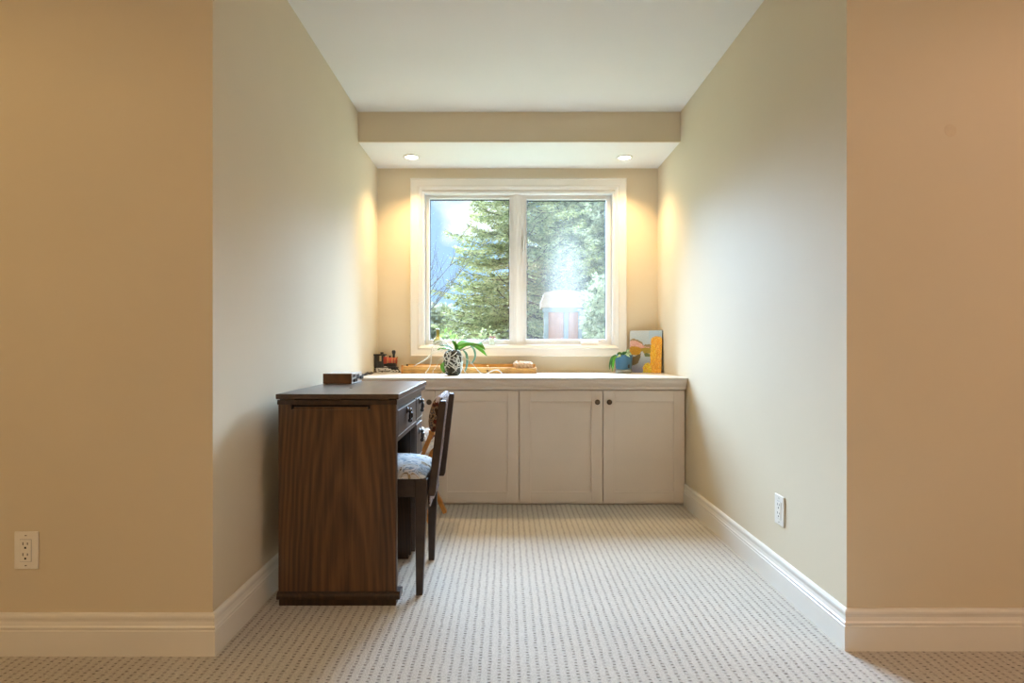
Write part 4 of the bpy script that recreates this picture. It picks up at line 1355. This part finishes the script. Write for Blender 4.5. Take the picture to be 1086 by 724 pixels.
def conifer(name, label, x, y, top, rad0, m, seed, dens=1.0, blade=.085, droop=.25, group='conifers beyond the window', zlow=None, gaps=0.0):
    t = thing(name, label, 'tree', (x, y, ZG), group)
    rs = np.random.RandomState(seed)
    H = top - ZG
    MB().tube([(x, y, ZG), (x + .03, y, ZG + H * .5), (x, y, top)], [.05 + H * .018, .03 + H * .010, .01], 10).build('trunk', M['bark'], t, smooth=True)
    br = MB()
    pos = []; dr = []; ln = []
    nlev = int(H * 5.2)
    for li in range(nlev):
        f = (li + .5) / nlev
        z = ZG + .25 + f * (H - .3)
        L0 = rad0 * (1 - f) ** .85 + .06
        nb = max(4, int(11 * dens * (1 - f * .5)))
        ph = rs.uniform(0, 6.28)
        for k in range(nb):
            if rs.rand() < gaps: continue
            a = ph + 6.283 * k / nb + rs.uniform(-.25, .25)
            L = L0 * rs.uniform(.62, 1.22)
            ca, sa = math.cos(a), math.sin(a)
            zz = z + rs.uniform(-.12, .12)
            tt = np.linspace(0, 1, 6)
            bx_ = [(x + ca * L * q_, y + sa * L * q_, zz - droop * L * (q_ * 1.1 - .62 * q_ * q_) + .12 * L * q_ ** 3) for q_ in tt]
            br.tube(bx_, [.022 * (1 - q_ * .8) * min(1, L) + .003 for q_ in tt], 4, caps=False)
            nsp = int((70 + 170 * L) * dens)
            q_ = rs.uniform(.12, 1.0, nsp) ** .75
            sd = rs.choice([-1, 1], nsp)
            lat = rs.uniform(0, 1, nsp) * (.34 * L * (1 - q_ * .72) + .05)
            px_ = x + ca * L * q_ - sa * sd * lat; py_ = y + sa * L * q_ + ca * sd * lat
            pz_ = zz - droop * L * (q_ * 1.1 - .62 * q_ * q_) + .12 * L * q_ ** 3 - lat * .22 + rs.normal(0, .025, nsp)
            pos.append(np.stack([px_, py_, pz_], 1))
            dd = np.stack([ca * .8 - sa * sd * .7 + rs.normal(0, .35, nsp), sa * .8 + ca * sd * .7 + rs.normal(0, .35, nsp), rs.normal(-.08, .35, nsp)], 1)
            dr.append(dd); ln.append(blade * rs.uniform(.7, 1.7, nsp))
    br.build('branches', M['bark'], t, smooth=False, fix=False)
    pos = np.concatenate(pos); dr = np.concatenate(dr); ln = np.concatenate(ln)
    blades('foliage', pos, dr, ln, ln * .16, m, t, seed)
    return t


def bush(name, label, x, y, w, h, m, seed, n=5000, leafl=.07, group='shrubs beyond the window', depth=None, cat='shrub'):
    t = thing(name, label, cat, (x, y, ZG), group)
    rs = np.random.RandomState(seed)
    depth = depth or w
    st = MB()
    for k in range(7):
        a = rs.uniform(0, 6.28); e = Vector((x + .35 * w * math.cos(a), y + .35 * depth * math.sin(a), ZG + h * rs.uniform(.6, .9)))
        st.tube([(x + .05 * math.cos(a), y + .05 * math.sin(a), ZG), (Vector((x, y, ZG + h * .35)) + e) / 2, e], [.025, .016, .005], 5)
    st.build('stems', M['bark'], t)
    # lumpy crown: several overlapping clumps
    nc = 16
    cs = np.stack([x + rs.uniform(-.36, .36, nc) * w, y + rs.uniform(-.36, .36, nc) * depth, ZG + h * rs.uniform(.28, .80, nc)], 1)
    rr_ = rs.uniform(.20, .34, nc)
    idx = rs.randint(0, nc, n)
    dv_ = rs.normal(size=(n, 3)); dv_ /= np.linalg.norm(dv_, axis=1, keepdims=True)
    rad_ = rr_[idx][:, None] * (rs.uniform(.3, 1, n) ** .5)[:, None]
    pos = cs[idx] + dv_ * rad_ * np.array([w, depth, h * .75])
    pos[:, 2] = np.maximum(pos[:, 2], ZG + .02)
    dd = dv_ + rs.normal(0, .6, (n, 3))
    ln = leafl * rs.uniform(.6, 1.5, n)
    blades('foliage', pos, dd, ln, ln * .34, m, t, seed)
    return t


def at_px(px, Y): return (px - 536.5) * Y / FPX


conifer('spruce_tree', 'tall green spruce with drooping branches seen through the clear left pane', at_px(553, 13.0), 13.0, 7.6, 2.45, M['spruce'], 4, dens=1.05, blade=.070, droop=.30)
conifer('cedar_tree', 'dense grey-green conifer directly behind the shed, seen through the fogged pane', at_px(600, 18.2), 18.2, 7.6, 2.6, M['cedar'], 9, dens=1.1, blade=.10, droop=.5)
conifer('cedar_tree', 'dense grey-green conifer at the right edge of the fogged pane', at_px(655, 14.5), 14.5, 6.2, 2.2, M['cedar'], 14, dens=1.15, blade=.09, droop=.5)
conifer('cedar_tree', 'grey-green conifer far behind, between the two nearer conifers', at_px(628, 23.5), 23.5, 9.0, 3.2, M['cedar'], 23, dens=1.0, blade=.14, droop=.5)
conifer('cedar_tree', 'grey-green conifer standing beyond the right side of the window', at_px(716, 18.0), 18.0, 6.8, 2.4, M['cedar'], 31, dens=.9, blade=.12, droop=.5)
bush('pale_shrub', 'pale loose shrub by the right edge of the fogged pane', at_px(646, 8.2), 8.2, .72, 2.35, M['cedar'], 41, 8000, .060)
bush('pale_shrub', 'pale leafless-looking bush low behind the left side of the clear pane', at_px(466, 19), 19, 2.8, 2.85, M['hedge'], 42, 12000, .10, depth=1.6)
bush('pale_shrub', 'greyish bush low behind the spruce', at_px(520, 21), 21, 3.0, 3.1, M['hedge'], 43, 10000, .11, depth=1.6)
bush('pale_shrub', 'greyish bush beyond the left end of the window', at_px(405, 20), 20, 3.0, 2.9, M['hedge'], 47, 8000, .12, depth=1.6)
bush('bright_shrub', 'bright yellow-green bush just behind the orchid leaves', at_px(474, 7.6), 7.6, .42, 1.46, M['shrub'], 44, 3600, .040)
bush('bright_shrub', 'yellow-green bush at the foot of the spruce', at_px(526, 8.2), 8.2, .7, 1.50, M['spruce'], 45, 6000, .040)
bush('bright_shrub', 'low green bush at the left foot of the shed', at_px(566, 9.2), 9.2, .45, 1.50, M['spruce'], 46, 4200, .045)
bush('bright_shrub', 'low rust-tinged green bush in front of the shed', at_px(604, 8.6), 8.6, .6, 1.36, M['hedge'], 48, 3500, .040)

# bare tree at the left edge of the clear pane
bt = thing('bare_tree', 'leafless twiggy tree against the sky at the left of the clear pane', 'tree', (at_px(428, 9.0), 9.0, ZG), 'bare trees beyond the window')
tb = MB()
rr = random.Random(17)


def twig(p, d, L, r, lev):
    pts = [p]
    dd = d.copy()
    for i in range(4):
        dd = (dd + Vector((rr.uniform(-.14, .14), rr.uniform(-.14, .14), rr.uniform(-.04, .12)))).normalized()
        pts.append(pts[-1] + dd * L / 4)
    tb.tube(pts, [r * (1 - .18 * i) for i in range(5)], 5, caps=False)
    if lev > 0:
        for k in range(4):
            i = rr.choice((1, 2, 3, 4))
            nd = (dd + Vector((rr.uniform(-.8, .9), rr.uniform(-.6, .6), rr.uniform(-.25, .6)))).normalized()
            twig(pts[i], nd, L * rr.uniform(.5, .72), r * .5, lev - 1)


base = Vector((at_px(428, 9.0), 9.0, ZG))
twig(base, Vector((.02, 0, 1)), 1.9, .045, 0)
for k in range(7):
    p0 = base + Vector((.02, 0, 1.15 + .12 * k))
    twig(p0, Vector((rr.uniform(.35, .95) * (1 if k % 3 else -1), rr.uniform(-.3, .3), rr.uniform(.5, 1.0))).normalized(), rr.uniform(.9, 1.5), .012, 2)
tb.build('twigs', M['twig'], bt, smooth=True, fix=False)

# shed
sy = 9.6
sk = sy / FPX
sx_ = lambda px: (px - 536.5) * sk
sz_ = lambda py: EYE - (py - 365) * sk
shed = thing('garden_shed', 'small salmon-pink garden shed with grey posts behind the fogged pane', 'shed', (sx_(596), sy, ZG))
x0s, x1s = sx_(575.5), sx_(617)
MB().box(x0s + .04, x1s - .02, sy + .03, sy + .38, ZG, sz_(329)).build('body', M['shedwall'], shed)
nb_ = 7
for k in range(nb_):
    wz = (x1s - x0s - .10) / nb_
    xx = x0s + .05 + k * wz
    MB().box(xx + .004, xx + wz - .004, sy + .012, sy + .03, ZG + .05, sz_(331)).build('plank', M['shedwall'], shed)
for px in (579, 600, 615.5):
    MB().box(sx_(px) - .038, sx_(px) + .038, sy - .05, sy + .012, ZG, sz_(329)).build('post', M['shedpost'], shed, bevel=.006)
MB().box(x0s, x1s + .03, sy - .07, sy + .03, sz_(331), sz_(326.5)).build('beam', M['shedpost'], shed, bevel=.006)
rf = []
for i in range(13):
    t = i / 12
    rf.append((x0s - .03 + (x1s - x0s + .08) * t, sz_(326.5) + (sz_(308) - sz_(326.5)) * (.72 + .28 * math.sin(math.pi * (t * .75 + .12))) * (1 if 0 < i < 12 else .35)))
rf = [(x0s - .03, sz_(326.4))] + rf + [(x1s + .05, sz_(326.4))]
MB().prism(rf, 'Y', sy - .10, sy + .42).build('roof', M['shedroof'], shed)
